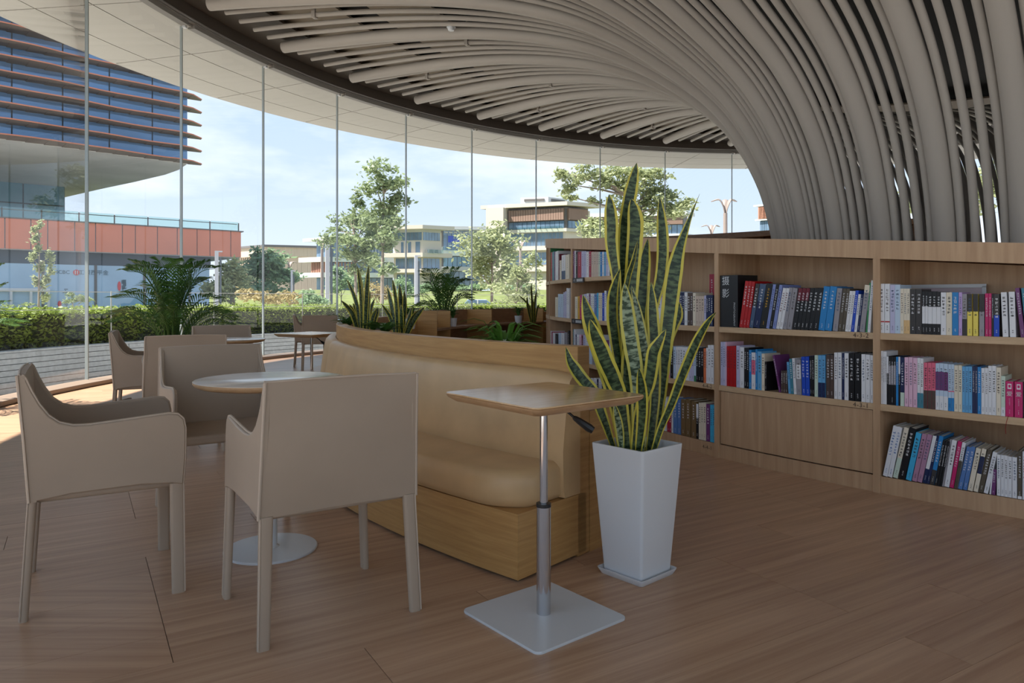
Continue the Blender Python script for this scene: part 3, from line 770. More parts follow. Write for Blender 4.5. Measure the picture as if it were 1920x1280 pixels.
def palm(label, x, Y, H, n, spread, pot_h=.35, seed=1, nl=17, leafl=.2, crown=.45):
    rnd = random.Random(seed)
    c = at(x, 0, Y); root = thing('potted_palm', label, 'palm', (c.x, Y, 0), 0, 'potted palms')
    MB().lathe([(0, 0), (.14, 0), (.18, pot_h), (.165, pot_h), (.16, pot_h - .03), (0, pot_h - .03)], 24).build('pot', m_white, root, 40)
    for i in range(n):
        a = i * 2.399 + rnd.uniform(-.3, .3); e = rnd.uniform(.15, 1.0); d = Vector((math.cos(a), math.sin(a), 0))
        h = pot_h + (H - pot_h) * (.42 + .62 * (1 - e) + rnd.uniform(-.10, .14)); out = spread * (.35 + .65 * e)
        p0 = d * .04 + Vector((0, 0, pot_h - .04)); p1 = d * out * .22 + Vector((0, 0, pot_h + (h - pot_h) * .62)); p2 = d * out * .62 + Vector((0, 0, h)); p3 = d * out * 1.05 + Vector((0, 0, h - .10 * e * spread + .16 * (1 - e)))
        pts = resample([p0, p1, p2, p3], 24)
        fr = MB()
        fr.tube(pts, [.009 - .007 * k / 24 for k in range(25)], 5)
        fr.u = []
        st = int(24 * crown)
        for k in range(nl):
            s = st + (24 - st) * k / (nl - 1); q = min(int(s), 23); p = pts[q].lerp(pts[q + 1], s - q); t = (pts[q + 1] - pts[q]).normalized()
            side = t.cross(Vector((0, 0, 1))).normalized(); upv = side.cross(t)
            l = leafl * (1 - .45 * abs(k / (nl - 1) - .35) / .65) * rnd.uniform(.85, 1.1)
            for sg in (-1, 1):
                dd = (side * sg * .75 + t * .75 + upv * .4).normalized()
                m1 = p + dd * l * .55; m2 = p + dd * l + Vector((0, 0, -l * .28)); wv = t * .011 - upv * 0
                o_ = len(fr.v); fr.v += [tuple(p), tuple(m1 + wv), tuple(m2), tuple(m1 - wv)]; fr.f.append((o_, o_ + 1, o_ + 2, o_ + 3))
        fr.build('frond', m_palm, root)
    return root
palm('bushy potted palm standing by the glass behind the armchair backs', 322, 7.6, 1.46, 34, .66, .3, 3, 22, .23, .38)
palm('potted palm beyond the cubby shelf in the middle of the room', 832, 10.9, 1.56, 30, .50, .45, 5, 16, .2)
palm('potted palm cut by the picture edge, only frond tips showing', -75, 7.0, 1.30, 22, .62, .3, 9, 16, .18)
# ------------------------------------------------------------------ books
COL = {'white': srgb(226, 226, 230), 'cream': srgb(226, 215, 195), 'lavender': srgb(190, 188, 218), 'pale blue': srgb(190, 208, 228), 'charcoal': srgb(58, 55, 55), 'black': srgb(22, 22, 26),
       'blue': srgb(38, 130, 196), 'lilac': srgb(190, 160, 214), 'grey': srgb(150, 146, 152), 'yellow': srgb(236, 214, 96), 'magenta': srgb(196, 30, 104), 'red': srgb(180, 14, 22), 'navy': srgb(26, 40, 82),
       'purple': srgb(112, 56, 112), 'teal': srgb(62, 130, 150), 'pink': srgb(226, 184, 206), 'sky blue': srgb(100, 166, 214), 'cyan': srgb(66, 176, 222), 'mauve': srgb(176, 132, 158), 'olive': srgb(86, 76, 62),
       'cobalt': srgb(28, 74, 190), 'brown': srgb(82, 66, 60), 'pale green': srgb(200, 216, 200), 'orange': srgb(216, 116, 70), 'steel blue': srgb(84, 122, 180), 'tan': srgb(222, 184, 130), 'beige': srgb(206, 186, 170),
       'khaki': srgb(118, 94, 62), 'gold': srgb(214, 164, 50), 'crimson': srgb(168, 34, 62), 'rose': srgb(224, 106, 132), 'maroon': srgb(108, 26, 44), 'periwinkle': srgb(130, 144, 200), 'slate': srgb(70, 90, 120), 'green': srgb(54, 130, 80)}
ONES = 'zeroth first second third fourth fifth sixth seventh eighth ninth tenth eleventh twelfth thirteenth fourteenth fifteenth sixteenth seventeenth eighteenth nineteenth'.split()
def ordinal(n):
    if n < 20: return ONES[n]
    t, u = divmod(n, 10); w_ = {2: 'twent', 3: 'thirt', 4: 'fort', 5: 'fift'}[t]
    return w_ + 'ieth' if u == 0 else w_ + 'y-' + ONES[u]
rb = random.Random(11)
def rgba(c): return (*COL[c], 1)
def glyphs(b, t, z0, z1, cell, yoff):
    z = z1
    while z - cell > z0:
        for _ in range(rb.randint(2, 3)):
            zz = z - cell * rb.uniform(.1, .85); b.box((rb.uniform(-.05, .05) * cell, yoff, zz), (cell * rb.uniform(.6, .85), .0003, cell * .12))
        for _ in range(rb.randint(1, 2)):
            b.box((rb.uniform(-.35, .35) * cell, yoff, z - cell * .47), (cell * .13, .0003, cell * rb.uniform(.45, .8)))
        z -= cell * 1.18
def make_book(label, group, p, a, t, h, dep, c, lean, ink, bands, text=True, block=False):
    rz = R_(a + 90)
    o_b = MB(); k = min(.0022, t * .16)
    o_b.box((0, k / 2, h / 2), (t, k, h)); o_b.box((-t / 2 + k / 2, dep / 2 + k / 2, h / 2), (k, dep - k, h)); o_b.box((t / 2 - k / 2, dep / 2 + k / 2, h / 2), (k, dep - k, h))
    bk = o_b.build('book', m_book); bk.color = rgba(c)
    sgn = math.sin(abs(lean)) * t / 2
    bk.matrix_world = Matrix.Translation(p + Vector((0, 0, sgn + .0005))) @ Matrix.Rotation(rz, 4, 'Z') @ Matrix.Rotation(lean, 4, 'Y')
    tag(bk, label, 'book', group)
    pg = MB(); pg.box((0, dep / 2 + k / 2 - .001, h / 2), (t - 2 * k - .0002, dep - k - .004, h - .006)); pg.build('pages', m_paper, bk)
    for pos, colr, f in bands:
        z0, z1 = (0, h * f) if pos == 'bot' else ((h * (1 - f), h) if pos == 'top' else (h * (f - .012), h * (f + .012)) if pos == 'line' else (h * (f - .2), h * (f + .2)))
        s = MB(); s.box((0, -.0002, (z0 + z1) / 2), (t * .985, .0006, (z1 - z0) * .995)); s = s.build('spine_band', m_ink, bk); s.color = rgba(colr)
    if text and t > .008:
        g = MB(); cell = min(t * .62, .016)
        glyphs(g, t, h * .42, h * .90, cell, -.0009)
        if t > .012: glyphs(g, t, h * .05, h * .16, cell * .5, -.0009)
        g = g.build('spine_lettering', m_ink, bk); g.color = rgba(ink)
    return bk
DARK = {'charcoal', 'black', 'navy', 'olive', 'brown', 'purple', 'cobalt', 'red', 'magenta', 'crimson', 'maroon', 'khaki', 'slate', 'teal', 'blue', 'green', 'steel blue'}
BOOKS = {}
def row(shelf, z, spec, dep=.17, back=.012, Rb=None):
    Rb = Rb or (RF - back)
    n = 0
    for ln in spec.strip().split('\n'):
        q = ln.split('|'); x0, x1, yt = (float(v) for v in q[0].split()); c = q[1]; lean_px = float(q[2]) if len(q) > 2 and q[2] else 0
        bands = []; ink = 'white' if c in DARK else rb.choice(('charcoal', 'charcoal', 'slate', 'brown'))
        for ex in [e_ for e_ in q[3:] if e_]:
            k = ex.split(':')
            if k[0] == 'ink': ink = k[1]
            else: bands.append((k[0], k[1], float(k[2])))
        n += 1
        a0, Y0 = phi_of(x0, Rb); a1, Y1 = phi_of(x1, Rb); am = (a0 + a1) / 2; Ym = (Y0 + Y1) / 2
        t = (pol(BC, Rb, a0) - pol(BC, Rb, a1)).length * .965
        ppm = FPX / Ym
        h = max(.06, CH - (yt - HZ) / ppm - z)
        lean = math.atan2(lean_px / ppm / max(.75, 1), h) if lean_px else 0
        if lean_px: h = h / math.cos(lean) - 0; t = t * math.cos(lean)
        lab = '%s book, %s from the left on the %s' % (c, ordinal(n), shelf)
        BOOKS[(shelf, n)] = make_book(lab, 'books on the ' + shelf, pol(BC, Rb, am, z), am, t, h, dep * rb.uniform(.85, 1.0), c, lean, ink, bands)
row('top shelf with the framed board', .89, '''1648 1658.5 532|white||line:red:.23|ink:brown
1659 1668.5 532|white||line:red:.23|ink:brown
1669 1678 534|lavender|||ink:slate
1678 1688 534|pale blue|||ink:slate
1688 1694.4 541|cream
1694.5 1700 541|cream||bot:tan:.3
1700 1706 541|cream||bot:tan:.3
1706 1717 542|charcoal
1717.2 1728.5 542|charcoal
1729 1734.4 546|black||mid:white:.45
1734.5 1740 546|black||mid:white:.45
1740 1748 547|black||mid:white:.45
1748 1756 547|black||mid:white:.45
1756 1764 547|black||mid:white:.45
1764 1774 548|white
1774.2 1785 548|cream
1785.2 1797 548|blue
1797.5 1804 548|lilac
1804.2 1813 551|grey||bot:charcoal:.4
1813.5 1823 551|yellow||top:charcoal:.42
1824.5 1834 551|yellow||top:charcoal:.42
1836 1845.5 551|grey||top:charcoal:.42
1847 1853 550|magenta
1853.5 1859 550|magenta
1859.3 1863 551|black
1863.3 1874 551|charcoal||bot:cobalt:.5
1880 1891 548|white|-3
1893.5 1905 547|white|-2
1914 1922 540|purple|-9
1924 1934 540|teal|-8''')
row('middle shelf with the magenta books', .495, '''1652 1655.4 658|white
1655.8 1659 659|white
1659.2 1662.4 659|white
1662.6 1666 668|black||top:white:.35
1666.2 1670.4 669|black||mid:grey:.62
1670.6 1675.3 669|black||mid:grey:.62
1675.6 1679.8 669|black||mid:grey:.62
1680 1684.4 669|blue
1684.6 1688 669|black||top:white:.35
1688.2 1695.6 670|navy||bot:pale green:.28
1696 1703.4 670|pink
1704 1711.4 670|pink
1712 1719.8 671|pink
1720 1725.4 671|white||bot:teal:.3
1725.6 1731.4 672|white||bot:teal:.3
1732 1739.2 680|rose||bot:brown:.4
1739.6 1746.8 680|rose||bot:brown:.4
1747 1754 680|rose||bot:brown:.4
1754.2 1761 681|pale blue||mid:purple:.62|bot:white:.3
1761.2 1769 681|pale blue||mid:purple:.62|bot:white:.3
1769.2 1777.6 682|pale blue||mid:purple:.62|bot:white:.3
1778 1783.8 683|pale blue||bot:blue:.28|line:rose:.42
1784 1789 683|pale blue||bot:blue:.28|line:rose:.42
1789.2 1796.6 685|cream
1797 1803.8 685|cream
1804 1809.8 687|sky blue
1810 1816 687|sky blue
1816.2 1822.8 687|sky blue
1823 1828 687|navy
1828.2 1832.8 687|navy
1833 1839.8 688|blue
1840 1846.4 690|white
1846.6 1852.8 690|white
1853 1859.8 686|white
1860 1867.6 686|white
1868 1876.8 689|cream
1877 1884.8 705|pale green||bot:white:.22
1885.2 1900.6 715|magenta
1902 1918 716|magenta
1918.5 1932 716|black''')
for nn_ in (38, 39):
    bk = BOOKS[('middle shelf with the magenta books', nn_)]
    bk['label'] = 'thick magenta book beside a pale green one' if nn_ == 38 else 'thick magenta book beside a black one'
    for k_ in [k for k in bpy.data.objects if k.parent is bk and k.name.startswith('spine_lettering')]: bpy.data.objects.remove(k_)
    hh = max(v_.co.z for v_ in bk.data.vertices)
    F = lambda z, s=1: Matrix.Translation((0, -.001, z)) @ Matrix.Rotation(R_(90), 4, 'X')
    letter('爱', .026, m_white_met, bk, F(hh * .64), 'spine_lettering')
    g = MB(); g.box((0, -.0008, hh * .86), (.016, .0004, .026)); g.box((0, -.0010, hh * .865), (.010, .0004, .014)); gg = g.build('spine_emblem', m_ink, bk); gg.color = (.8, .75, .8, 1)
    g = MB(); g.box((0, -.0012, hh * .865), (.0096, .0004, .0136)); gg = g.build('spine_emblem', m_ink, bk); gg.color = rgba('magenta')
    g = MB(); glyphs(g, .02, hh * .30, hh * .52, .006, -.0009); glyphs(g, .02, hh * .05, hh * .2, .006, -.0009); gg = g.build('spine_print', m_ink, bk); gg.color = (.7, .5, .62, 1)
    if nn_ == 38:
        MB().tube([(-.004, -.001, .004), (-.006, -.010, -.004), (-.010, -.022, -.03), (-.014, -.02, -.06), (-.012, -.018, -.085)], .0014, 5).build('bookmark_ribbon', plain('red ribbon', srgb(150, 30, 20), .6), bk)
row('lowest open shelf of the end bay', .095, '''1655 1664 797|white|19|ink:steel blue
1664.4 1672.6 799|white|18|ink:steel blue
1674 1683 800|cream|20|bot:pale green:.4
1684 1696.5 801|black|20
1698 1708.6 810|cyan|18
1709.6 1718.8 812|mauve|18
1719.4 1728.6 813|mauve|18
1729.4 1736.6 815|navy|18|top:white:.7
1737 1742.6 815|navy|17
1743.2 1751.4 816|blue|16|bot:charcoal:.3
1752 1757 824|black|14
1757.4 1762 825|black|14
1762.4 1766 826|black|14
1766.4 1770 822|grey|13
1770.4 1779.6 824|white|13
1780.4 1787.8 826|magenta|14
1788.4 1795 828|white|14|bot:olive:.6
1796 1804 836|steel blue|15
1805 1813 836|steel blue|14
1814 1823.6 839|cream|14
1825 1833.6 840|cream|14|mid:navy:.62
1834.4 1843 841|olive|15
1844 1852.4 846|white|15
1855 1858 882|white|4
1859 1866 880|purple|2
1869 1876 852|white
1876.4 1882.8 853|white
1883 1889.8 854|white
1890 1897.4 856|white
1898 1907 857|white
1908 1916 846|olive||bot:white:.06
1917 1926 847|white||ink:crimson''', dep=.2)
row('shelf marked 4-3-2', .89, '''1349.5 1384 516|black|0
1386 1392.6 528|red|14
1393 1398.2 528|red|14
1398.6 1404 529|red|14
1404.6 1412 533|charcoal|15|bot:slate:.5
1412.4 1424 534|slate|15|bot:navy:.6
1424.4 1436 533|black|15|ink:gold
1436.4 1442 534|periwinkle|15
1442.4 1448 534|black|15
1448.4 1454 535|periwinkle|15
1455 1461 541|white|15|ink:maroon
1461.4 1467 541|white|15|ink:maroon
1467.6 1474.6 540|grey|13
1475 1484 541|grey|13
1486 1493 541|black|13|top:maroon:.3
1493.3 1500 541|black|13|top:maroon:.3
1500.3 1507.4 541|black|13|top:maroon:.3
1507.7 1515 541|black|13
1515.3 1524 541|black|13
1524.3 1533.6 541|black|12
1534.2 1546 538|blue|11
1546.3 1559 538|blue|11
1561 1570.6 541|grey|9
1571 1577.4 542|olive|10
1577.7 1584 542|olive|10
1584.4 1590 546|white|9
1590.3 1595 546|white|9
1595.4 1601 545|cobalt|9
1601.4 1606.4 552|white|8
1606.7 1611 552|navy|8
1611.5 1621 535|grey|10|top:cream:.16
1623 1626 530|green|7
1626.4 1631.6 526|white|7''', dep=.2)
bb = BOOKS[('shelf marked 4-3-2', 1)]
bb['label'] = 'very thick black photography book standing against the upright'
for k_ in [k for k in bpy.data.objects if k.parent is bb and k.name.startswith('spine_lettering')]: bpy.data.objects.remove(k_)
hh = max(v_.co.z for v_ in bb.data.vertices)
F = lambda x, z: Matrix.Translation((x, -.001, z)) @ Matrix.Rotation(R_(90), 4, 'X')
letter('摄', .064, m_white_met, bb, F(-.026, hh * .88), 'spine_lettering'); letter('影', .064, m_white_met, bb, F(-.026, hh * .64), 'spine_lettering')
letter('PHOTOGRAPHY', .020, m_white_met, bb, F(.047, hh * .25) @ Matrix.Rotation(R_(-90), 4, 'Z'), 'spine_lettering', spacing=1.1)
row('shelf marked 4-3-1', .495, '''1351 1355.4 641|lavender
1355.7 1360 641|lavender
1360.2 1362.4 641|pink
1363 1368.4 649|red||ink:maroon
1368.6 1374 649|red||ink:maroon
1374.2 1380 649|red||ink:maroon
1380.6 1387 648|lavender
1387.3 1395 651|white
1395.5 1399.8 652|black
1400 1404 652|black
1404.3 1408.8 656|blue
1409 1416.3 661|white||mid:rose:.6
1416.6 1420 655|blue
1420.3 1427.8 659|sky blue
1428 1433.4 663|cream
1434 1437.5 678|black
1460.5 1464 667|purple|-14
1464.4 1468 695|brown
1468.4 1472.4 695|brown
1472.7 1476.4 695|brown
1478.5 1482.8 679|sky blue|-4
1483 1488 673|teal|-4
1488.6 1493.6 672|white|-4
1494 1503 674|grey|-2|mid:white:.65
1504 1511 669|cobalt|-2
1511.4 1518.6 669|cobalt|-2
1519 1522.8 668|black|-1
1523 1527 668|black|-1
1527.3 1533.6 666|pale green
1534 1540.8 666|sky blue||bot:navy:.35
1541 1547.4 666|sky blue||bot:navy:.35
1549 1556 665|brown
1556.4 1563 665|brown
1564 1570.4 661|white
1571 1578 661|white
1579 1583 662|navy
1583.3 1591 662|white
1591.4 1602 662|black
1602.6 1614 662|black
1615 1622.6 664|white
1623 1631 665|white
1631.6 1638 666|white''')
row('shelf above the one marked 4-4-2', .89, '''1176 1182 546|white
1182.3 1188 548|slate
1188.3 1196 545|cream
1196.3 1203 547|blue
1203.3 1211 546|white
1211.4 1218 534|lavender
1218.4 1228 548|charcoal
1229 1233 544|blue
1233.3 1240 544|white
1240.3 1243.4 544|lilac
1244 1250 546|white
1250.4 1257 548|slate
1257.4 1263 546|cream
1263.4 1269 547|pale blue
1269.3 1274 548|lilac
1274.3 1279 548|navy
1279.3 1283 548|navy
1283.3 1289 548|white
1289.2 1294 549|brown
1294.2 1298.8 549|brown
1299 1304.4 549|cream
1304.6 1310 555|beige
1310.2 1315 555|beige
1315.2 1320 555|beige
1320.2 1323.8 554|lavender
1324 1328 553|navy
1328.2 1332 553|navy
1332.2 1336.5 553|navy''')
row('shelf marked 4-4-2', .495, '''1196 1204 655|white
1204.4 1211 652|pale blue
1211.4 1219 655|cream
1219.4 1226 653|slate
1226.4 1234 655|white
1234.4 1244 655|cream||bot:orange:.2
1245 1250.4 650|white||bot:blue:.25
1251 1256 649|white||bot:rose:.3
1257 1262 650|black
1262.4 1267 650|pale blue
1267.2 1271 650|white
1271.2 1275 650|white
1275.2 1279.8 650|white
1280 1285 651|white
1285.2 1291.8 651|white
1292 1296.8 653|lavender
1297 1301 653|lavender
1301.2 1305 654|pale blue||bot:green:.18
1305.2 1309.4 652|black
1309.6 1314 652|black
1314.2 1319 652|black
1319.2 1323.8 653|orange
1324 1327 652|white
1327.2 1332.8 647|white
1333 1338.4 647|white''')
row('shelf marked 4-4-1', .095, '''1236 1242 745|lavender
1242.3 1250 745|white
1251 1254.8 768|crimson
1255 1258.8 768|crimson
1259 1262 752|white
1262.3 1270 748|steel blue
1270.3 1276.6 748|steel blue
1277 1285 749|khaki
1285.4 1295 749|khaki
1296 1305 752|khaki
1305.4 1309.4 757|black||top:white:.4
1310 1314 755|cream
1314.3 1318.8 755|cream
1319 1323.6 755|cream
1324.2 1331 758|purple
1331.6 1336 759|cyan
1336.2 1340 759|cyan''')
row('upper shelf above the first black sign', 1.275, '''1073.5 1077 471|purple
1077.2 1079.4 470|white
1079.6 1083 472|black
1083.2 1089.8 472|crimson
1090 1095 471|lavender
1095.2 1099 471|lavender
1099.2 1104 472|white
1104.2 1108.4 471|crimson||ink:white
1108.6 1113 472|beige
1113.2 1117.8 472|beige
1118 1122 472|beige
1122.2 1125 472|pale green
1125.2 1129 472|blue
1129.2 1132 472|white
1132.2 1136 472|sky blue
1136.2 1140 472|lavender
1140.2 1143 475|white
1143.2 1152 476|black
1152.3 1162 476|black''')
row('shelf between the two black signs', .89, '''1078 1083 556|cream
1083.3 1087 555|gold
1087.3 1091 553|magenta
1091.4 1095 552|white
1095.3 1099.8 551|lavender
1100 1104 550|white
1104.2 1107 551|purple
1107.2 1110.6 550|white
1110.8 1114 550|white
1114.2 1119 552|steel blue
1119.2 1122 549|cyan
1122.2 1125.6 549|cream
1125.8 1129 549|cream
1129.2 1133 549|cobalt
1133.2 1137 545|white
1137.2 1143 545|navy
1143.5 1150 549|white
1150.3 1158 548|pale blue
1158.4 1166 549|cream''')
row('shelf below the second black sign', .495, '''1073.5 1076 617|teal
1076.2 1079 617|white
1079.2 1081 627|navy
1081.2 1086 627|white
1086.2 1090 627|pink
1090.2 1093 629|maroon
1093.2 1098 628|lavender
1098.2 1103 630|white
1103.3 1110 628|pale blue
1110.4 1118 630|grey
1118.4 1126 628|white
1127 1134 640|white
1134.4 1142 638|purple
1142.4 1150 636|white
1150.4 1160 640|charcoal''')
row('bottom shelf glimpsed over the square table', .095, '''1108 1113 709|white
1113.3 1119 709|white
1119.3 1122 711|navy
1122.3 1128 710|white
1128.3 1131 711|navy
1131.3 1138 710|white
1138.4 1148 708|pale blue''')
row('top shelf of the narrow-looking bay', 1.275, '''1030.5 1032.5 465|green
1032.7 1035 473|red
1035.2 1039 472|teal
1039.2 1041 472|purple
1041.2 1047 471|white
1047.2 1049 476|maroon
1049.2 1052.4 488|cream
1053 1060 478|white||bot:slate:.35
1060.4 1067.4 477|cream''')
row('sparse middle shelf of the narrow-looking bay', .89, '''1041 1046 557|cream
1046.3 1051 551|pale blue
1051.2 1056 551|pale blue
1056.2 1059 548|lavender
1059.2 1062 546|lavender
1062.2 1064.6 540|white
1064.8 1067.4 541|white''')
row('lower shelf of the narrow-looking bay', .495, '''1032 1034 620|white
1034.2 1036 622|crimson
1036.3 1041 624|white
1041.3 1046 626|charcoal
1047 1052 624|pale blue
1052.2 1058 624|white
1058.2 1064 623|grey
1064.2 1067.4 620|charcoal''')
# framed board standing behind the books, red book lying behind
fb = thing('framed_board', 'white framed board leaning against the back of the top shelf behind black books', 'frame', tuple(pol(BC, RM + .03, 222.5, .89)))
ang = 222.9; Mf = Matrix.Rotation(R_(ang + 90), 4, 'Z')
q = MB(); q.box((.0, 0, .13), (.36, .006, .25), Mf); q.build('picture_panel', plain('pinkish print', srgb(206, 186, 190), .6), fb)
for cx, cz, sx, sz in ((0, .262, .40, .02), (0, .01, .40, .02), (-.19, .136, .02, .25), (.19, .136, .02, .25)):
    q = MB(); q.box((cx, -.004, cz), (sx, .016, sz), Mf); q.build('frame_bar', m_white, fb)
row('back of the shelf above 4-4-2', .89, '''1330 1339.5 514|crimson||bot:white:.45''', dep=.02, Rb=RM + .06)
# ------------------------------------------------------------------ outside: ground, wall, railing, hedge
g = MB(); g.box((0, 60, -.475), (400, 320, .05)); g = g.build('ground', m_pave); tag(g, 'pale paved ground outside', kind='structure')
# grassy rise with the buildings on it
b = MB(); nx_, ny_ = 40, 14
for j in range(ny_ + 1):
    for i in range(nx_ + 1):
        X = -50 + 130 * i / nx_; Y = 60 + 50 * j / ny_
        t = min(1, max(0, (Y - 62) / 20)); z = -.46 + 2.5 * (t * t * (3 - 2 * t)) + .12 * math.sin(X * .5) * math.cos(Y * .3) * t
        b.v.append((X, Y, z))
for j in range(ny_):
    for i in range(nx_): b.f.append((j * (nx_ + 1) + i, j * (nx_ + 1) + i + 1, (j + 1) * (nx_ + 1) + i + 1, (j + 1) * (nx_ + 1) + i))
o = b.build('lawn', m_lawn, None, 180); tag(o, 'sloping green lawn in front of the far buildings', kind='structure')
wallr = thing('planter_wall', 'low curved wall of grey stone courses outside the glass', 'garden wall', tuple(pol(BC, 15.1, 150, -.45)))
MB().arc(BC, 15.07, 15.25, -.45, .262, 214, 88, 60).build('wall_core', m_stone_j, wallr, world=True)
hcs = .088
for c in range(8):
    for k in range(12):
        a0 = 212 - k * MOD * 1.1 - (c % 2) * .0
        if a0 - MOD * 1.1 < 80: break
        MB().arc(BC, 15.045, 15.2, -.45 + c * hcs + .004, -.45 + (c + 1) * hcs - .006, a0 - .03, a0 - MOD * 1.1 + .03, 4).build('stone_course', m_stone, wallr, world=True)
MB().arc(BC, 15.03, 15.27, .255, .285, 214, 88, 60).build('coping', m_stone, wallr, world=True)
# hedge: dark core and leaves
hd = thing('hedge', 'long clipped hedge behind the curved stone wall, its top sunlit yellow green', 'hedge', tuple(pol(BC, 15.9, 150, .28)))
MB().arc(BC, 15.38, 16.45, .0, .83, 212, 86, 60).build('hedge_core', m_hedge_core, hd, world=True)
rh = random.Random(4); lv = MB()
def leafcard(b, p, s, nrm=None, r=rh):
    u = Vector((r.uniform(-1, 1), r.uniform(-1, 1), r.uniform(-.6, .6))).normalized(); v_ = u.cross(Vector((r.uniform(-1, 1), r.uniform(-1, 1), r.uniform(-1, 1)))).normalized()
    o_ = len(b.v); b.v += [tuple(p - u * s), tuple(p + v_ * s * .42), tuple(p + u * s), tuple(p - v_ * s * .42)]; b.f.append((o_, o_ + 1, o_ + 2, o_ + 3))
for i in range(52000):
    a = rh.uniform(86, 212); r_ = rh.random()
    if r_ < .42: rr, z = 15.30 + abs(rh.gauss(0, .06)), rh.uniform(.22, .9)
    else: rr, z = rh.uniform(15.3, 16.5), .86 + rh.gauss(0, .03) + .025 * math.sin(a * 1.7)
    leafcard(lv, pol(BC, rr, a, z) - hd.location, rh.uniform(.028, .052))
tag(lv.build('leaves', m_hedge_leaf, hd), kind='stuff')
rl = thing('railing', 'thin steel wire railing on the stone wall in front of the hedge', 'railing', tuple(pol(BC, 15.15, 150, .28)))
for k in range(14):
    a = 208.5 - k * MOD
    MB().tube([pol(BC, 15.15, a, .28), pol(BC, 15.15, a, 1.22)], .011, 6).build('post', m_alu, rl, world=True)
for z in (1.2, .9):
    MB().tube([pol(BC, 15.15, 209 - i * 2.05, z) for i in range(60)], .006, 5).build('rail', m_alu, rl, world=True)

# ------------------------------------------------------------------ facades
m_blueglass = plain('deep blue facade glass', (.14, .26, .45), .08, metal=.35, var=.25, scale=.15, spec=.8)
m_tealglass = plain('teal facade glass', (.16, .30, .38), .08, metal=.3, var=.2, scale=.3, spec=.8)
m_shopglass = plain('pale shop glass', (.34, .47, .57), .15, metal=.1, var=.12, scale=.3)
m_louver = plain('grey louver', (.15, .125, .11), .6)
m_louver_edge = plain('rust red louver edge', (.45, .16, .09), .6)
m_orange = plain('orange red fascia panel', (.58, .20, .12), .35, var=.08, scale=.4)
m_conc = plain('grey concrete soffit', (.42, .42, .40), .8, var=.1, scale=.3)
m_darkg = plain('dark recess', (.07, .085, .10), .6)
m_bwhite = plain('white render', (.58, .58, .56), .7)
m_creamw = plain('cream render', (.53, .47, .39), .75)
m_tanw = plain('tan cladding', (.50, .40, .28), .75, var=.1, scale=1, stretch=(6, 6, .3))
m_brownl = plain('brown slats', (.24, .15, .11), .7)
m_redl = plain('red brown slats', (.42, .20, .13), .7)
m_glassb = plain('window blue', (.16, .24, .33), .1, metal=.25, var=.25, scale=.8, spec=.8)
m_framed = plain('dark frame', (.12, .11, .10), .5)
def box_on(root, name, mat, O, u, s0, s1, d0, d1, z0, z1, bevel=0):
    """box along direction u from O: s along, d outwards (towards the viewer)"""
    u = Vector((u[0], u[1], 0)).normalized(); nrm = Vector((u.y, -u.x, 0))
    if nrm.dot(Vector((-O[0], -O[1], 0))) < 0: nrm = -nrm
    O = Vector((O[0], O[1], 0))
    q = [O + u * s0 + nrm * d0, O + u * s1 + nrm * d0, O + u * s1 + nrm * d1, O + u * s0 + nrm * d1]
    b = MB(); b.hexa([p + Vector((0, 0, z0)) for p in q], [p + Vector((0, 0, z1)) for p in q])
    return b.build(name, mat, root, world=True)

# podium with orange band
Pa, Pb = Vector((-31.6, 44.6)), Vector((-20.3, 54.2)); pu_ = (Pb - Pa).normalized(); PLn = (Pb - Pa).length
pod = thing('bank_podium', 'low building with orange red band, glass balustrade and pale blue shop windows', 'building', (Pa.x, Pa.y, -.45))
box_on(pod, 'body', m_darkg, Pa, pu_, -10, PLn - 2.2, -12, -.8, -.45, 6.0)
box_on(pod, 'roof_deck', m_conc, Pa, pu_, -10, PLn, -12, -.1, 4.15, 6.05)
s = -9.8
pw = [1.35, .9, 1.5, 1.2, 1.6, .8, 1.4, 1.3]
i = 0
while s < PLn - .2:
    w_ = min(pw[i % 8], PLn - s); i += 1
    box_on(pod, 'fascia_panel', m_orange, Pa, pu_, s + .03, s + w_ - .03, -.1, 0, 4.2, 6.08); s += w_
box_on(pod, 'roof_edge', m_framed, Pa, pu_, -10, PLn + .15, -.4, .08, 6.08, 6.16)
box_on(pod, 'dark_band', m_darkg, Pa, pu_, -10, PLn - 2.0, -.8, -.7, 3.35, 4.2)
for k in range(8):
    s0 = -9.6 + k * 3.0
    if s0 > PLn - 3: break
    wn_ = box_on(pod, 'shop_window', m_shopglass, Pa, pu_, s0, min(s0 + 2.85, PLn - 2.1), -.78, -.7, .0, 3.33)
    box_on(pod, 'window_post', m_framed, Pa, pu_, s0 + 2.85, s0 + 3.0, -.78, -.62, -.45, 3.35)
for k in range(9):
    box_on(pod, 'balustrade_pane', m_railglass, Pa, pu_, -4 + k * 2.1, -4 + k * 2.1 + 2.0, -.62, -.59, 6.16, 6.85)
    box_on(pod, 'balustrade_post', m_framed, Pa, pu_, -4 + k * 2.1 + 2.02, -4 + k * 2.1 + 2.08, -.7, -.6, 6.1, 6.8)
box_on(pod, 'handrail', m_framed, Pa, pu_, -4, PLn - .1, -.68, -.6, 6.68, 6.73)
box_on(pod, 'entrance_frame', m_bwhite, Pa, pu_, -.4, 2.7, -.7, -.5, 1.55, 1.75)
for s0 in (-.4, .55, 1.6, 2.55): box_on(pod, 'entrance_post', m_bwhite, Pa, pu_, s0, s0 + .14, -.7, -.5, -.45, 1.6)
nrm_ = Vector((pu_.y, -pu_.x))
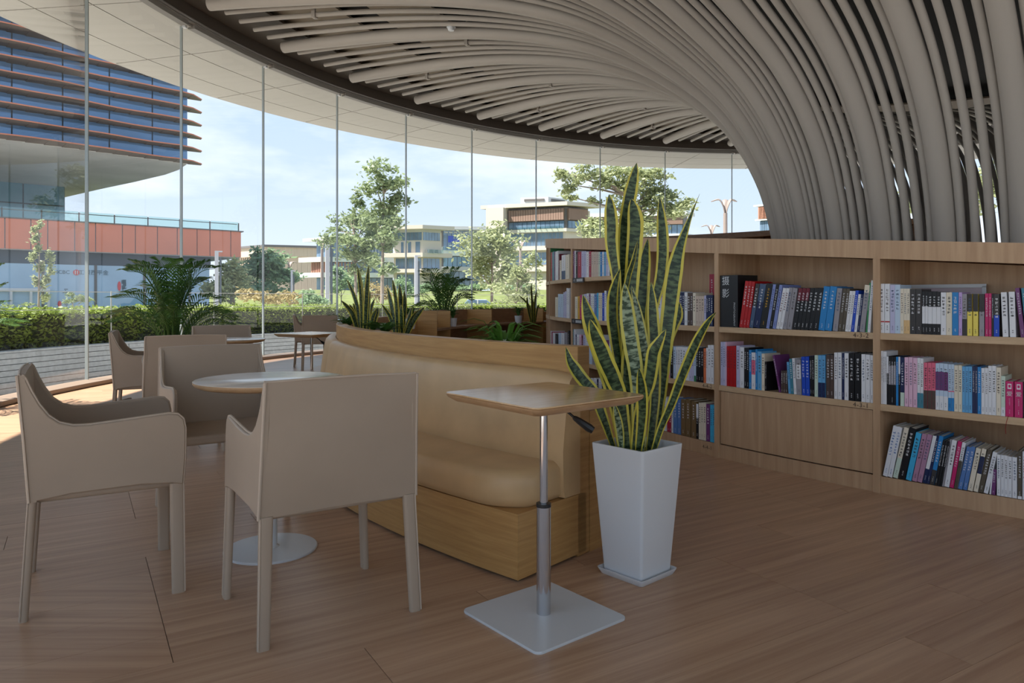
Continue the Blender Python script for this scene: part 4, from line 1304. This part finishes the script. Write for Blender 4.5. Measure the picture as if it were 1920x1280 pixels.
# poster prints on the shop glass: distant hills, lettering and emblem
def on_shop(s_, z, d=-.685):
    p = Vector((Pa.x, Pa.y, 0)) + Vector((pu_.x, pu_.y, 0)) * s_ + Vector((nrm_.x, nrm_.y, 0)) * d; p.z = z
    return Matrix.Translation(p - pod.location) @ Matrix.Rotation(math.atan2(pu_.y, pu_.x), 4, 'Z') @ Matrix.Rotation(R_(90), 4, 'X')
m_hillp = plain('printed hill blue', (.20, .36, .46), .4); m_inkd = plain('printed dark ink', (.05, .10, .13), .4); m_inkr = plain('printed red', (.62, .07, .07), .4)
for s0, pts in ((3.1, [(0, 0), (.3, .35), (.6, .25), (.9, .5), (1.2, .3), (1.7, .42), (2.2, .15), (2.7, .1), (2.7, 0)]), (6.1, [(0, 0), (.4, .3), (.9, .55), (1.3, .5), (1.7, 1.0), (1.95, 1.15), (2.2, .85), (2.6, .6), (2.8, 0)]), (9.1, [(0, 0), (.5, .4), (1.0, .3), (1.6, .6), (2.2, .3), (2.6, 0)])):
    b = MB(); b.prism(pts, 0, .004); x = b.build('printed_hill', m_hillp, pod); x.matrix_local = on_shop(s0, .25)
letter('ICBC', .34, m_inkd, pod, on_shop(3.45, 2.82, -.66), 'sign_lettering')
b = MB(); b.loft([[(.19 * math.cos(t * math.pi / 12), .19 * math.sin(t * math.pi / 12), z) for t in range(24)] for z in (0, .01)]); x = b.build('sign_emblem', m_inkr, pod); x.matrix_local = on_shop(4.2, 2.82, -.67)
b = MB(); [b.box((dx, dy, .012), (.05, .13, .006)) for dx, dy in ((-.06, .06), (.06, .06), (-.06, -.06), (.06, -.06))]; x = b.build('sign_emblem', m_bwhite, pod); x.matrix_local = on_shop(4.2, 2.82, -.67)
letter('工银西平金', .36, m_inkd, pod, on_shop(5.2, 2.82, -.66), 'sign_lettering')
for s_, z, hh_ in ((3.25, .75, .4), (6.75, 1.95, .65)):
    b = MB(); b.loft([[(.11 * math.cos(t * math.pi / 8), hh_ / 2 * math.sin(t * math.pi / 8), zz) for t in range(16)] for zz in (0, .01)]); x = b.build('printed_seal', m_inkr, pod); x.matrix_local = on_shop(s_, z, -.67)
for s_, z, txt in ((3.6, 1.55, '大'), (3.6, .7, '心'), (7.05, 2.2, '小'), (7.05, 1.75, '心')):
    b = MB(); rq = random.Random(int(s_ * 10 + z * 7)); [b.box((rq.uniform(-.1, .1), rq.uniform(-.18, .18), .004), (rq.choice((.2, .05)), rq.choice((.05, .25)), .004)) for _ in range(5)]
    x = b.build('printed_mark', m_inkd, pod); x.matrix_local = on_shop(s_, z, -.66)

# overhanging tower
Ta, Tb = Vector((-29.8, 42.0)), Vector((-22.4, 49.8)); tu = (Tb - Ta).normalized(); TL = (Tb - Ta).length
tow = thing('office_tower', 'overhanging office block with deep blue glass and rust-edged horizontal louvers', 'building', (Ta.x, Ta.y, 0))
foot = [Ta - tu * 13, Tb, at(335, 0, 52).xy, at(310, 0, 54).xy, at(250, 0, 57.5).xy, at(190, 0, 61).xy, at(122, 0, 66).xy, at(60, 0, 70).xy, Vector((-62, 62))]
MB().prism([(p.x, p.y) for p in foot], 10.35, 10.6).build('underside', m_conc, tow, world=True)
MB().prism([(p.x, p.y) for p in [foot[0] , foot[1] - tu * .35, foot[2] - tu * .4, foot[4], foot[6], foot[8]]], 10.6, 19.6).build('tower_core', m_darkg, tow, world=True)
for f in range(9):
    z = 10.62 + f * .90
    for k in range(9):
        s0 = -12.5 + k * 2.62
        if s0 > TL: break
        box_on(tow, 'glass_panel', m_blueglass, Ta, tu, s0 + .04, min(s0 + 2.58, TL), -.02, .05, z + .05, z + .86)
# side return of glass at the corner
for f in range(10):
    z = 10.42 + f * .90
    n_ = 26; inner, outer = [], []
    for i in range(n_ + 1):
        s_ = -13 + (TL + 14.0) * i / n_
        wob = .16 * math.sin(s_ * .55 + f * .25) + .08 * math.sin(s_ * 1.3 + f)
        dep = (1.15 + wob) * (1 if s_ < TL - .3 else max(0, (TL + 1.0 - s_) / 1.3))
        base = Vector((Ta.x, Ta.y)) + tu * s_
        nn2 = Vector((tu.y, -tu.x))
        if i == n_: base = Vector((Tb.x, Tb.y)) + tu * .98; dep = .1
        outer.append(base + nn2 * dep); inner.append(base - nn2 * (.05 if s_ < TL else .05))
    b = MB(); e_ = MB()
    for i in range(n_):
        b.hexa([(inner[i].x, inner[i].y, z - .06), (inner[i + 1].x, inner[i + 1].y, z - .02), (outer[i + 1].x, outer[i + 1].y, z + .03), (outer[i].x, outer[i].y, z + .03)],
               [(inner[i].x, inner[i].y, z + .16), (inner[i + 1].x, inner[i + 1].y, z + .16), (outer[i + 1].x, outer[i + 1].y, z + .08), (outer[i].x, outer[i].y, z + .08)])
        n3 = Vector((tu.y, -tu.x)) * .03
        e_.hexa([(outer[i].x, outer[i].y, z + .02), (outer[i + 1].x, outer[i + 1].y, z + .02), (outer[i + 1].x + n3.x, outer[i + 1].y + n3.y, z + .02), (outer[i].x + n3.x, outer[i].y + n3.y, z + .02)],
                [(outer[i].x, outer[i].y, z + .09), (outer[i + 1].x, outer[i + 1].y, z + .09), (outer[i + 1].x + n3.x, outer[i + 1].y + n3.y, z + .09), (outer[i].x + n3.x, outer[i].y + n3.y, z + .09)])
    lo = b.build('louver', m_louver, tow, world=True)
    eo = e_.build('louver_edge', m_louver_edge, lo); eo.location = (0, 0, 0)
# recessed glass core under the overhang
Ca = at(122, 0, 60); core_u = Vector((-.76, -.65))
for k in range(6):
    box_on(tow, 'core_glass', m_tealglass, (Ca.x, Ca.y), core_u, .05 + k * 2.9, 2.85 + k * 2.9, -.1, 0, 5.0, 8.7)
    box_on(tow, 'core_glass', m_tealglass, (Ca.x, Ca.y), core_u, .05 + k * 2.9, 2.85 + k * 2.9, -.1, 0, 8.8, 13)
box_on(tow, 'core_body', m_darkg, (Ca.x, Ca.y), core_u, 0.0, 18, -8, -.12, -.45, 10.5)

# generic far building seen on its corner
class Bld:
    def __init__(s, label, cx, Yc, aL, aR, cat='building', name='office_building'):
        C = at(cx, 0, Yc); s.C = (C.x, C.y); s.Y = Yc
        s.root = thing(name, label, cat, (C.x, C.y, -.45))
        s.uL = Vector((-math.cos(R_(aL)), math.sin(R_(aL)))); s.uR = Vector((math.cos(R_(aR)), math.sin(R_(aR))))
    def z(s, y): return CH - (y - HZ) / FPX * s.Y
    def reach(s, x, side):      # distance along a face at which it meets column x
        t = (x - 960) / FPX; u = s.uL if side == 'L' else s.uR
        den = u.x - t * u.y
        return (t * s.C[1] - s.C[0]) / den
    def slab(s, name, mat, xL, xR, y1, y0, off=0.0):
        l, r = s.reach(xL, 'L'), s.reach(xR, 'R'); C = Vector(s.C)
        nL = Vector((s.uL.y, -s.uL.x)); nL = nL if nL.dot(-C) > 0 else -nL
        nR = Vector((s.uR.y, -s.uR.x)); nR = nR if nR.dot(-C) > 0 else -nR
        A = C + s.uL * l; B = C + s.uR * r; D = A + s.uR * max(r, 6)
        cs = C - (s.uL + s.uR) * off; A2 = A + nL * off + s.uL * off; B2 = B + nR * off + s.uR * off
        poly = [tuple(A2), tuple(cs), tuple(B2), tuple(A + s.uR * r + s.uL * off + s.uR * off)]
        return MB().prism([(p[0], p[1]) for p in poly], s.z(y0), s.z(y1)).build(name, mat, s.root, world=True)
    def wins(s, side, xa, xb, y1, y0, n, mat, name='window', gap=.1, proud=.06):
        u = s.uL if side == 'L' else s.uR; a, b_ = sorted((s.reach(xa, side), s.reach(xb, side))); w_ = (b_ - a) / n
        for i in range(n): box_on(s.root, name, mat, s.C, u, a + w_ * i + w_ * gap / 2, a + w_ * (i + 1) - w_ * gap / 2, -.1, proud, s.z(y0), s.z(y1))
    def fins(s, side, xa, xb, y1, y0, n, mat, name='fin', wd=.18, proud=.3):
        u = s.uL if side == 'L' else s.uR; a, b_ = sorted((s.reach(xa, side), s.reach(xb, side)))
        for i in range(n):
            c = a + (b_ - a) * (i + .5) / n
            box_on(s.root, name, mat, s.C, u, c - wd / 2, c + wd / 2, 0, proud, s.z(y0), s.z(y1))
B = Bld('low tan hall with a thin dark roof behind the green trees', 500, 120, 40, 22, name='exhibition_hall')
B.slab('upper_wall', m_tanw, 440, 600, 463, 480, .6); B.slab('lower_wall', m_brownl, 440, 600, 480, 575); B.slab('roof_edge', m_framed, 440, 600, 459, 463, .9)
B.fins('R', 502, 598, 480, 560, 26, m_tanw, 'slat', .35, .12); B.fins('L', 450, 498, 480, 560, 12, m_tanw, 'slat', .35, .12)
B = Bld('white-slabbed glass building with brown fins behind the tall slender trees', 612, 96, 34, 12)
B.slab('body', m_framed, 592, 738, 452, 575, -.1); B.slab('roof_slab', m_bwhite, 588, 740, 446, 452, 1.0); B.slab('balcony_slab', m_bwhite, 584, 720, 482, 491, 1.2); B.slab('balcony_slab', m_bwhite, 584, 724, 511, 520, 1.2)
B.wins('R', 616, 736, 454, 482, 14, m_glassb); B.wins('R', 616, 736, 492, 511, 14, m_glassb); B.wins('R', 616, 736, 521, 545, 12, m_glassb); B.wins('L', 594, 610, 454, 482, 3, m_glassb); B.wins('L', 594, 610, 521, 545, 3, m_glassb)
B.fins('L', 588, 611, 491, 511, 7, m_redl, 'fin', .15, .5); B.fins('R', 614, 668, 491, 511, 9, m_redl, 'fin', .15, .5); B.fins('R', 690, 736, 454, 482, 8, m_bwhite, 'fin', .1, .3)
B.wins('R', 614, 720, 476, 482, 7, m_railglass, 'balustrade_pane', .03, 1.25)
B = Bld('cream building with a projecting flat roof and three tall windows', 792, 90, 16, 34)
B.slab('body', m_creamw, 738, 828, 434, 575); B.slab('roof_slab', m_creamw, 735, 826, 423, 430, 1.3); B.slab('eave_band', m_conc, 738, 826, 430, 435, .05)
B.slab('floor_slab', m_creamw, 736, 830, 474, 482, .9); B.slab('balcony_slab', m_creamw, 736, 826, 504, 511, .9)
B.wins('L', 741, 791, 435, 450, 7, m_glassb); B.wins('R', 793, 825, 435, 450, 6, m_glassb)
for xa, xb in ((752, 757), (765, 771), (779, 788)): B.wins('L', xa, xb, 453, 474, 1, m_glassb)
B.wins('L', 742, 790, 484, 503, 6, m_glassb); B.wins('R', 793, 824, 484, 503, 4, m_glassb); B.wins('R', 806, 812, 513, 530, 1, m_framed); B.wins('L', 744, 786, 514, 545, 4, m_glassb)
B.wins('R', 796, 824, 468, 475, 3, m_railglass, 'balustrade_pane', .03, 1.0)
B = Bld('white and blue glass building beside the cream one, a blue banner inside its top floor', 830, 97, 34, 10)
B.slab('body', m_framed, 824, 905, 432, 575, -.1); B.slab('roof_slab', m_bwhite, 812, 905, 425, 431, 1.3); B.slab('balcony_slab', m_bwhite, 816, 900, 470, 480, 1.4); B.slab('balcony_slab', m_bwhite, 826, 900, 500, 508, 1.1)
B.wins('R', 831, 900, 432, 470, 9, m_glassb); B.wins('R', 831, 900, 481, 500, 8, m_tealglass); B.wins('R', 831, 900, 509, 535, 7, m_glassb); B.wins('R', 826, 900, 464, 470, 8, m_railglass, 'balustrade_pane', .03, 1.4)
B.wins('R', 832, 884, 434, 437, 6, m_bwhite, 'blind', .25, .12)
u_ = B.uR; m_bluebanner = plain('blue banner', (.03, .08, .50), .5)
B.wins('R', 840, 850, 442, 454, 1, m_bluebanner, 'banner', .05, .14); B.wins('R', 850, 862, 448, 453, 1, m_bluebanner, 'banner', .05, .14)
B = Bld('large cream block with overhanging roof, dark louvered top floor and white rooftop box', 1061, 86, 22, 32)
B.slab('body', m_creamw, 921, 1106, 392, 575); B.slab('roof_slab', m_creamw, 921, 1112, 379, 386, 1.0); B.slab('end_wall', m_creamw, 921, 1062.5, 386, 440, .2) if False else None
box_on(B.root, 'end_wall', m_creamw, B.C, B.uL, B.reach(953, 'L'), B.reach(921, 'L'), -1, 1.6, B.z(440), B.z(386))
B.slab('dark_storey', m_framed, 953, 1100, 388, 428, .12)
B.wins('L', 956, 1059, 414, 427, 12, m_glassb, 'window', .08, .3); B.wins('R', 1063, 1096, 414, 427, 5, m_glassb, 'window', .08, .3)
B.fins('L', 956, 1059, 391, 412, 22, m_brownl, 'louver', .28, .5); B.fins('R', 1063, 1097, 391, 412, 12, m_brownl, 'louver', .28, .5)
B.slab('floor_slab', m_creamw, 952, 1108, 428, 434, .5); B.wins('L', 955, 1056, 435, 460, 15, m_glassb, 'window', .12); B.slab('floor_slab', m_creamw, 952, 1108, 460, 468, .6)
B.wins('L', 955, 1056, 472, 495, 10, m_glassb); B.wins('L', 955, 1056, 424, 428, 10, m_railglass, 'balustrade_pane', .02, .7); B.slab('floor_slab', m_creamw, 930, 1108, 498, 508, .5)
B2 = Bld('x', 1028, 93, 14, 40)
for nm_, xl, xr, y1, y0, mt_ in (('roof_box', 976, 1064, 369, 388, m_bwhite),):
    l, r = B2.reach(xl, 'L'), B2.reach(xr, 'R'); C2 = Vector(B2.C); A_ = C2 + B2.uL * l; Bq = C2 + B2.uR * r
    MB().prism([tuple(A_), tuple(C2), tuple(Bq), tuple(A_ + B2.uR * r)], B2.z(y0), B2.z(y1)).build(nm_, mt_, B.root, world=True)
    box_on(B.root, 'roof_vent', m_framed, B2.C, B2.uL, .5, l - .5, 0, .08, B2.z(376), B2.z(372)); box_on(B.root, 'roof_vent', m_framed, B2.C, B2.uR, .5, r - .5, 0, .08, B2.z(377), B2.z(372))
bpy.data.objects.remove(B2.root)
B = Bld('brown louvered building with white roof edge behind the spreading tree', 1282, 112, 12, 55)
B.slab('body', m_framed, 1095, 1290, 404, 575, -.1); B.slab('roof_slab', m_bwhite, 1092, 1290, 397, 404, .8); B.wins('L', 1100, 1280, 421, 438, 18, m_glassb); B.fins('L', 1100, 1280, 405, 420, 30, m_brownl, 'louver', .5, .5)
B.slab('floor_slab', m_bwhite, 1095, 1290, 438, 443, .6); B.wins('L', 1100, 1280, 444, 470, 18, m_glassb)
B = Bld('small red brown louvered building with white edges next to the pipe trunk', 1452, 100, 42, 12)
B.slab('body', m_framed, 1424, 1500, 386, 575, -.1); B.slab('roof_slab', m_bwhite, 1422, 1500, 382, 385, .5); B.fins('L', 1425, 1451, 386, 409, 18, m_redl, 'louver', .32, .4); B.slab('floor_slab', m_bwhite, 1423, 1500, 409, 412, .4)
B.wins('R', 1453, 1498, 386, 408, 6, m_tealglass); B.wins('L', 1425, 1451, 413, 440, 6, m_glassb); B.wins('R', 1453, 1498, 413, 440, 5, m_tealglass)

# ------------------------------------------------------------------ trees and shrubs
rt = random.Random(21)
def tree(label, x, Y, clumps, n, size, mat, trunk=None, tr=.12, name='tree', cat='tree', group=None, ground=-.45, dspread=.9):
    base = at(x, 0, Y); base.z = ground
    root = thing(name, label, cat, tuple(base), 0, group)
    cs = [(at(cx, cy, Y), rx / FPX * Y, ry / FPX * Y) for cx, cy, rx, ry in clumps]
    zt = max(c.z for c, _, _ in cs)
    b = MB(); cen = sum((c for c, _, _ in cs), Vector()) / len(cs)
    stem = [base, base.lerp(Vector((cen.x * .5 + base.x * .5, base.y, zt)), .4), Vector((cen.x * .6 + base.x * .4, base.y, ground + (zt - ground) * .92))]
    stem = resample(stem, 10)
    b.tube([p - base for p in stem], [tr * (1 - .75 * i / 10) for i in range(11)], 7)
    tk = b.build('trunk', m_bark, root, 60)
    lf = MB(); A = sum(r[1] * r[2] for r in cs)
    for c, rx, rz_ in cs:
        c = c + Vector((0, rt.uniform(-dspread, dspread) * rx * .8, 0))
        k = min(range(11), key=lambda i: abs(stem[i].z - (c.z - rz_ * .9) + .6 * rx)); s0 = stem[max(1, min(k, 9))]
        MB().tube([s0 - base, (s0.lerp(c, .5) + Vector((0, 0, .12 * rx))) - base, c - base], [tr * .38, tr * .26, tr * .1], 5).build('branch', m_bark, root, 60)
        m_ = max(12, int(n * .62 * rx * rz_ / A))
        sub = [Vector((rt.gauss(0, .45), rt.gauss(0, .45), rt.gauss(0, .45))) for _ in range(max(3, m_ // 55))]
        for i in range(m_):
            q = rt.choice(sub) + Vector((rt.gauss(0, .3), rt.gauss(0, .3), rt.gauss(0, .26)))
            leafcard(lf, c + Vector((q.x * rx, q.y * rx, q.z * rz_)) - base, size * rt.uniform(.6, 1.2), None, rt)
    tag(lf.build('foliage', mat, root), kind='stuff')
    return root
tree('tall slender light green tree, the highest one left of the cream building', 716, 38, [(712, 318, 26, 18), (738, 345, 24, 20), (705, 355, 26, 22), (745, 370, 20, 16), (722, 395, 34, 26), (700, 420, 28, 24), (735, 430, 24, 22), (720, 460, 26, 22), (728, 500, 16, 18)], 5200, .16, m_leaf[0], tr=.13)
tree('slender tree with stepped crown beside the tallest one', 668, 40, [(668, 380, 12, 18), (652, 410, 24, 20), (680, 420, 26, 22), (626, 432, 12, 9), (650, 450, 34, 20), (690, 455, 24, 20), (655, 480, 28, 18), (690, 490, 22, 16), (672, 510, 18, 12), (618, 445, 9, 7)], 4600, .16, m_leaf[0], tr=.12)
tree('low-branched bushy tree in front of the large cream block', 922, 42, [(925, 435, 28, 20), (900, 460, 34, 26), (945, 465, 30, 24), (920, 490, 44, 26), (955, 500, 30, 22), (890, 505, 26, 18), (935, 520, 36, 16)], 6000, .16, m_leaf[1], tr=.12)
tree('feathery shrub tree at the edge of the oak bookcase', 965, 36, [(970, 520, 22, 18), (985, 540, 22, 20), (950, 545, 26, 16), (975, 560, 30, 12), (1000, 500, 14, 22)], 3000, .13, m_leaf[1], tr=.07)
tree('wide spreading tree with open crown above the bookcase', 1195, 30, [(1062, 322, 16, 16), (1072, 345, 18, 18), (1072, 370, 12, 10), (1100, 330, 24, 16), (1125, 340, 24, 18), (1160, 322, 34, 14), (1195, 330, 34, 18), (1230, 322, 28, 12), (1175, 352, 28, 18), (1215, 358, 34, 20), (1250, 362, 22, 16), (1110, 378, 14, 10), (1240, 385, 34, 18), (1275, 385, 20, 14), (1190, 395, 34, 22), (1262, 402, 26, 12), (1215, 420, 34, 20), (1185, 440, 40, 18)], 12500, .11, m_leaf[1], tr=.15)
tree('low round tree in front of the cream end wall above the bookcase', 1112, 34, [(1110, 420, 24, 14), (1095, 435, 24, 12), (1130, 428, 18, 14), (1120, 440, 30, 12)], 2600, .14, m_leaf[1], tr=.08)
tree('thin climbing tree in front of the orange band', 72, 30, [(69, 420, 7, 12), (66, 440, 8, 14), (72, 462, 9, 14), (64, 485, 8, 14), (90, 480, 7, 16), (72, 505, 10, 14), (95, 500, 7, 14), (66, 525, 9, 12), (92, 525, 9, 14), (75, 548, 10, 12)], 2600, .09, m_leaf[1], tr=.06)
tree('dense rounded green tree in front of the tan hall', 495, 60, [(492, 480, 18, 12), (515, 492, 26, 16), (475, 500, 26, 16), (500, 515, 40, 18), (535, 515, 20, 18), (490, 540, 44, 16)], 6000, .24, m_leaf[2], tr=.15)
tree('yellowish tree standing beside the grey pylon', 440, 48, [(445, 500, 20, 16), (425, 520, 26, 18), (455, 530, 28, 18), (430, 550, 34, 14), (400, 545, 22, 18)], 4600, .17, m_leaf[1], tr=.1)
tree('loose olive shrub row behind the hedge under the dense tree', 520, 40, [(470, 556, 28, 12), (505, 560, 30, 10), (540, 556, 28, 13), (565, 562, 22, 8)], 2800, .13, m_leaf[3], tr=.05, name='shrub', cat='shrub')
tree('dark green shrub behind the hedge by the white-slabbed building', 590, 34, [(585, 560, 18, 12), (605, 565, 18, 8), (575, 570, 16, 8), (560, 575, 12, 6)], 2000, .10, m_leaf[2], tr=.04, name='shrub', cat='shrub')
tree('brownish dry shrub between the two snake plants', 706, 52, [(706, 545, 20, 16), (690, 555, 18, 10), (722, 552, 20, 12)], 1800, .13, m_leaf[3], tr=.05, name='shrub', cat='shrub')
tree('grey green shrub at the foot of the cream building', 800, 70, [(805, 540, 26, 10), (770, 545, 26, 12), (755, 530, 16, 12)], 2400, .18, m_leaf[2], tr=.05, name='shrub', cat='shrub')
tree('dark clipped shrub row under the blue glass building', 880, 80, [(860, 538, 30, 5), (910, 538, 40, 5), (960, 540, 40, 6)], 2600, .2, m_leaf[2], tr=.04, name='shrub', cat='shrub')
tree('green tree screening the white-slabbed building', 640, 66, [(632, 505, 14, 12), (640, 525, 20, 14), (660, 528, 20, 14), (625, 540, 16, 10)], 2400, .2, m_leaf[2], tr=.07)
tree('young tree by the shop windows of the orange building', 150, 36, [(150, 555, 12, 8), (160, 563, 12, 8), (138, 565, 14, 6), (30, 572, 20, 5)], 1300, .09, m_leaf[0], tr=.03, name='shrub', cat='shrub')
tree('olive tree beyond the ring seen between the pipes', 1800, 32, [(1760, 350, 40, 40), (1820, 360, 40, 40), (1880, 350, 40, 40), (1700, 380, 30, 30)], 3500, .16, m_leaf[1], tr=.15)

# ------------------------------------------------------------------ lamps, pylons, car
m_lampm = plain('bronze lamp metal', (.24, .19, .16), .5)
def park_lamp(label, x, ytop, Y):
    p = at(x, ytop, Y); h = p.z + .45
    root = thing('park_lamp', label, 'street lamp', (p.x, p.y, -.45), R_(20), 'flower-shaped park lamps')
    MB().tube([(0, 0, 0), (0, 0, h - .85)], [.15, .12], 10).build('post', m_lampm, root, 60)
    for k in range(3):
        a = R_((160, 20, 75)[k] - 20); d = Vector((math.cos(a), math.sin(a), 0))
        pts = resample([d * .03 + Vector((0, 0, h - .95)), d * .10 + Vector((0, 0, h - .5)), d * .34 + Vector((0, 0, h - .04)), d * .80 + Vector((0, 0, h - .16))], 10)
        b = MB(); blade(b, pts, [.06, .07, .09, .11, .13, .15, .16, .15, .12, .08, .02], Vector((-math.sin(a), math.cos(a), 0)), -.3)
        x_ = b.build('petal', m_lampm, root, 180); md = x_.modifiers.new('thick', 'SOLIDIFY'); md.thickness = .04
park_lamp('flower-shaped bronze park lamp standing tall above the bookcase', 1360, 372, 42)
park_lamp('flower-shaped park lamp whose top just clears the dark far bookcase', 1334, 421, 58)
park_lamp('flower-shaped park lamp among trees before the large cream block', 976, 450, 60)
park_lamp('flower-shaped park lamp in front of the white-slabbed building', 604, 448, 62)
park_lamp('small flower-shaped park lamp before the tan hall', 543, 490, 80)
m_pyl = plain('grey pylon metal', (.42, .42, .43), .5, metal=.2)
def pylon(label, x, ytop, Y, wpx):
    p = at(x, ytop, Y); w_ = wpx / FPX * Y
    root = thing('pylon', label, 'pylon', (p.x, p.y, -.45), R_(25), 'grey square pylons')
    h = p.z + .45
    q = MB(); q.box((-w_ * .5, 0, h / 2), (w_ * .9, w_ * .7, h)); q.build('shaft', m_pyl, root)
    q = MB(); q.box((w_ * .45, w_ * .2, h * .46), (w_ * .5, w_ * .5, h * .92)); q.build('rear_shaft', m_darkg, root)
    q = MB(); q.box((0, 0, h + .02), (w_ * 1.9, w_ * .8, .08)); q.build('cap', m_pyl, root)
pylon('grey square pylon in front of the white-slabbed building', 618, 446, 46, 8)
pylon('grey square pylon below the end of the orange band', 410, 472, 44, 7)
pylon('grey square pylon before the cream building', 783, 480, 60, 6)
pylon('grey square pylon next to the small park lamp', 549, 508, 50, 4)
car = thing('car', 'white car parked beyond the hedge, only its roof and windows showing', 'car', (at(905, 0, 66).x, 66, -.45), R_(2))
cw = .9; body = [(-2.2, .25), (2.2, .25), (2.25, .75), (1.5, .85), (-1.3, .88), (-2.2, .82)]
cab = [(-1.9, .86), (1.1, .86), (.35, 1.42), (-1.35, 1.44)]
b = MB(); b.loft([[(x_, -cw, z) for x_, z in body], [(x_, cw, z) for x_, z in body]]); b.build('body', m_bwhite, car, bevel=.08)
b = MB(); b.loft([[(x_, -cw * .86, z) for x_, z in cab], [(x_, cw * .86, z) for x_, z in cab]]); b.build('cabin', m_glassb, car, bevel=.05)
b = MB(); b.box((-.5, 0, 1.455), (1.75, cw * 1.62, .05)); b.build('roof_panel', m_bwhite, car, bevel=.02)
for xx in (-1.4, 1.4):
    for yy in (-.82, .82):
        MB().tube([(xx, yy - .1, .32), (xx, yy + .1, .32)], .32, 16).build('wheel', m_black, car)
for xx in (-.45,):
    b = MB(); b.box((xx, 0, 1.15), (.1, cw * 1.76, .56)); b.build('pillar', m_bwhite, car)
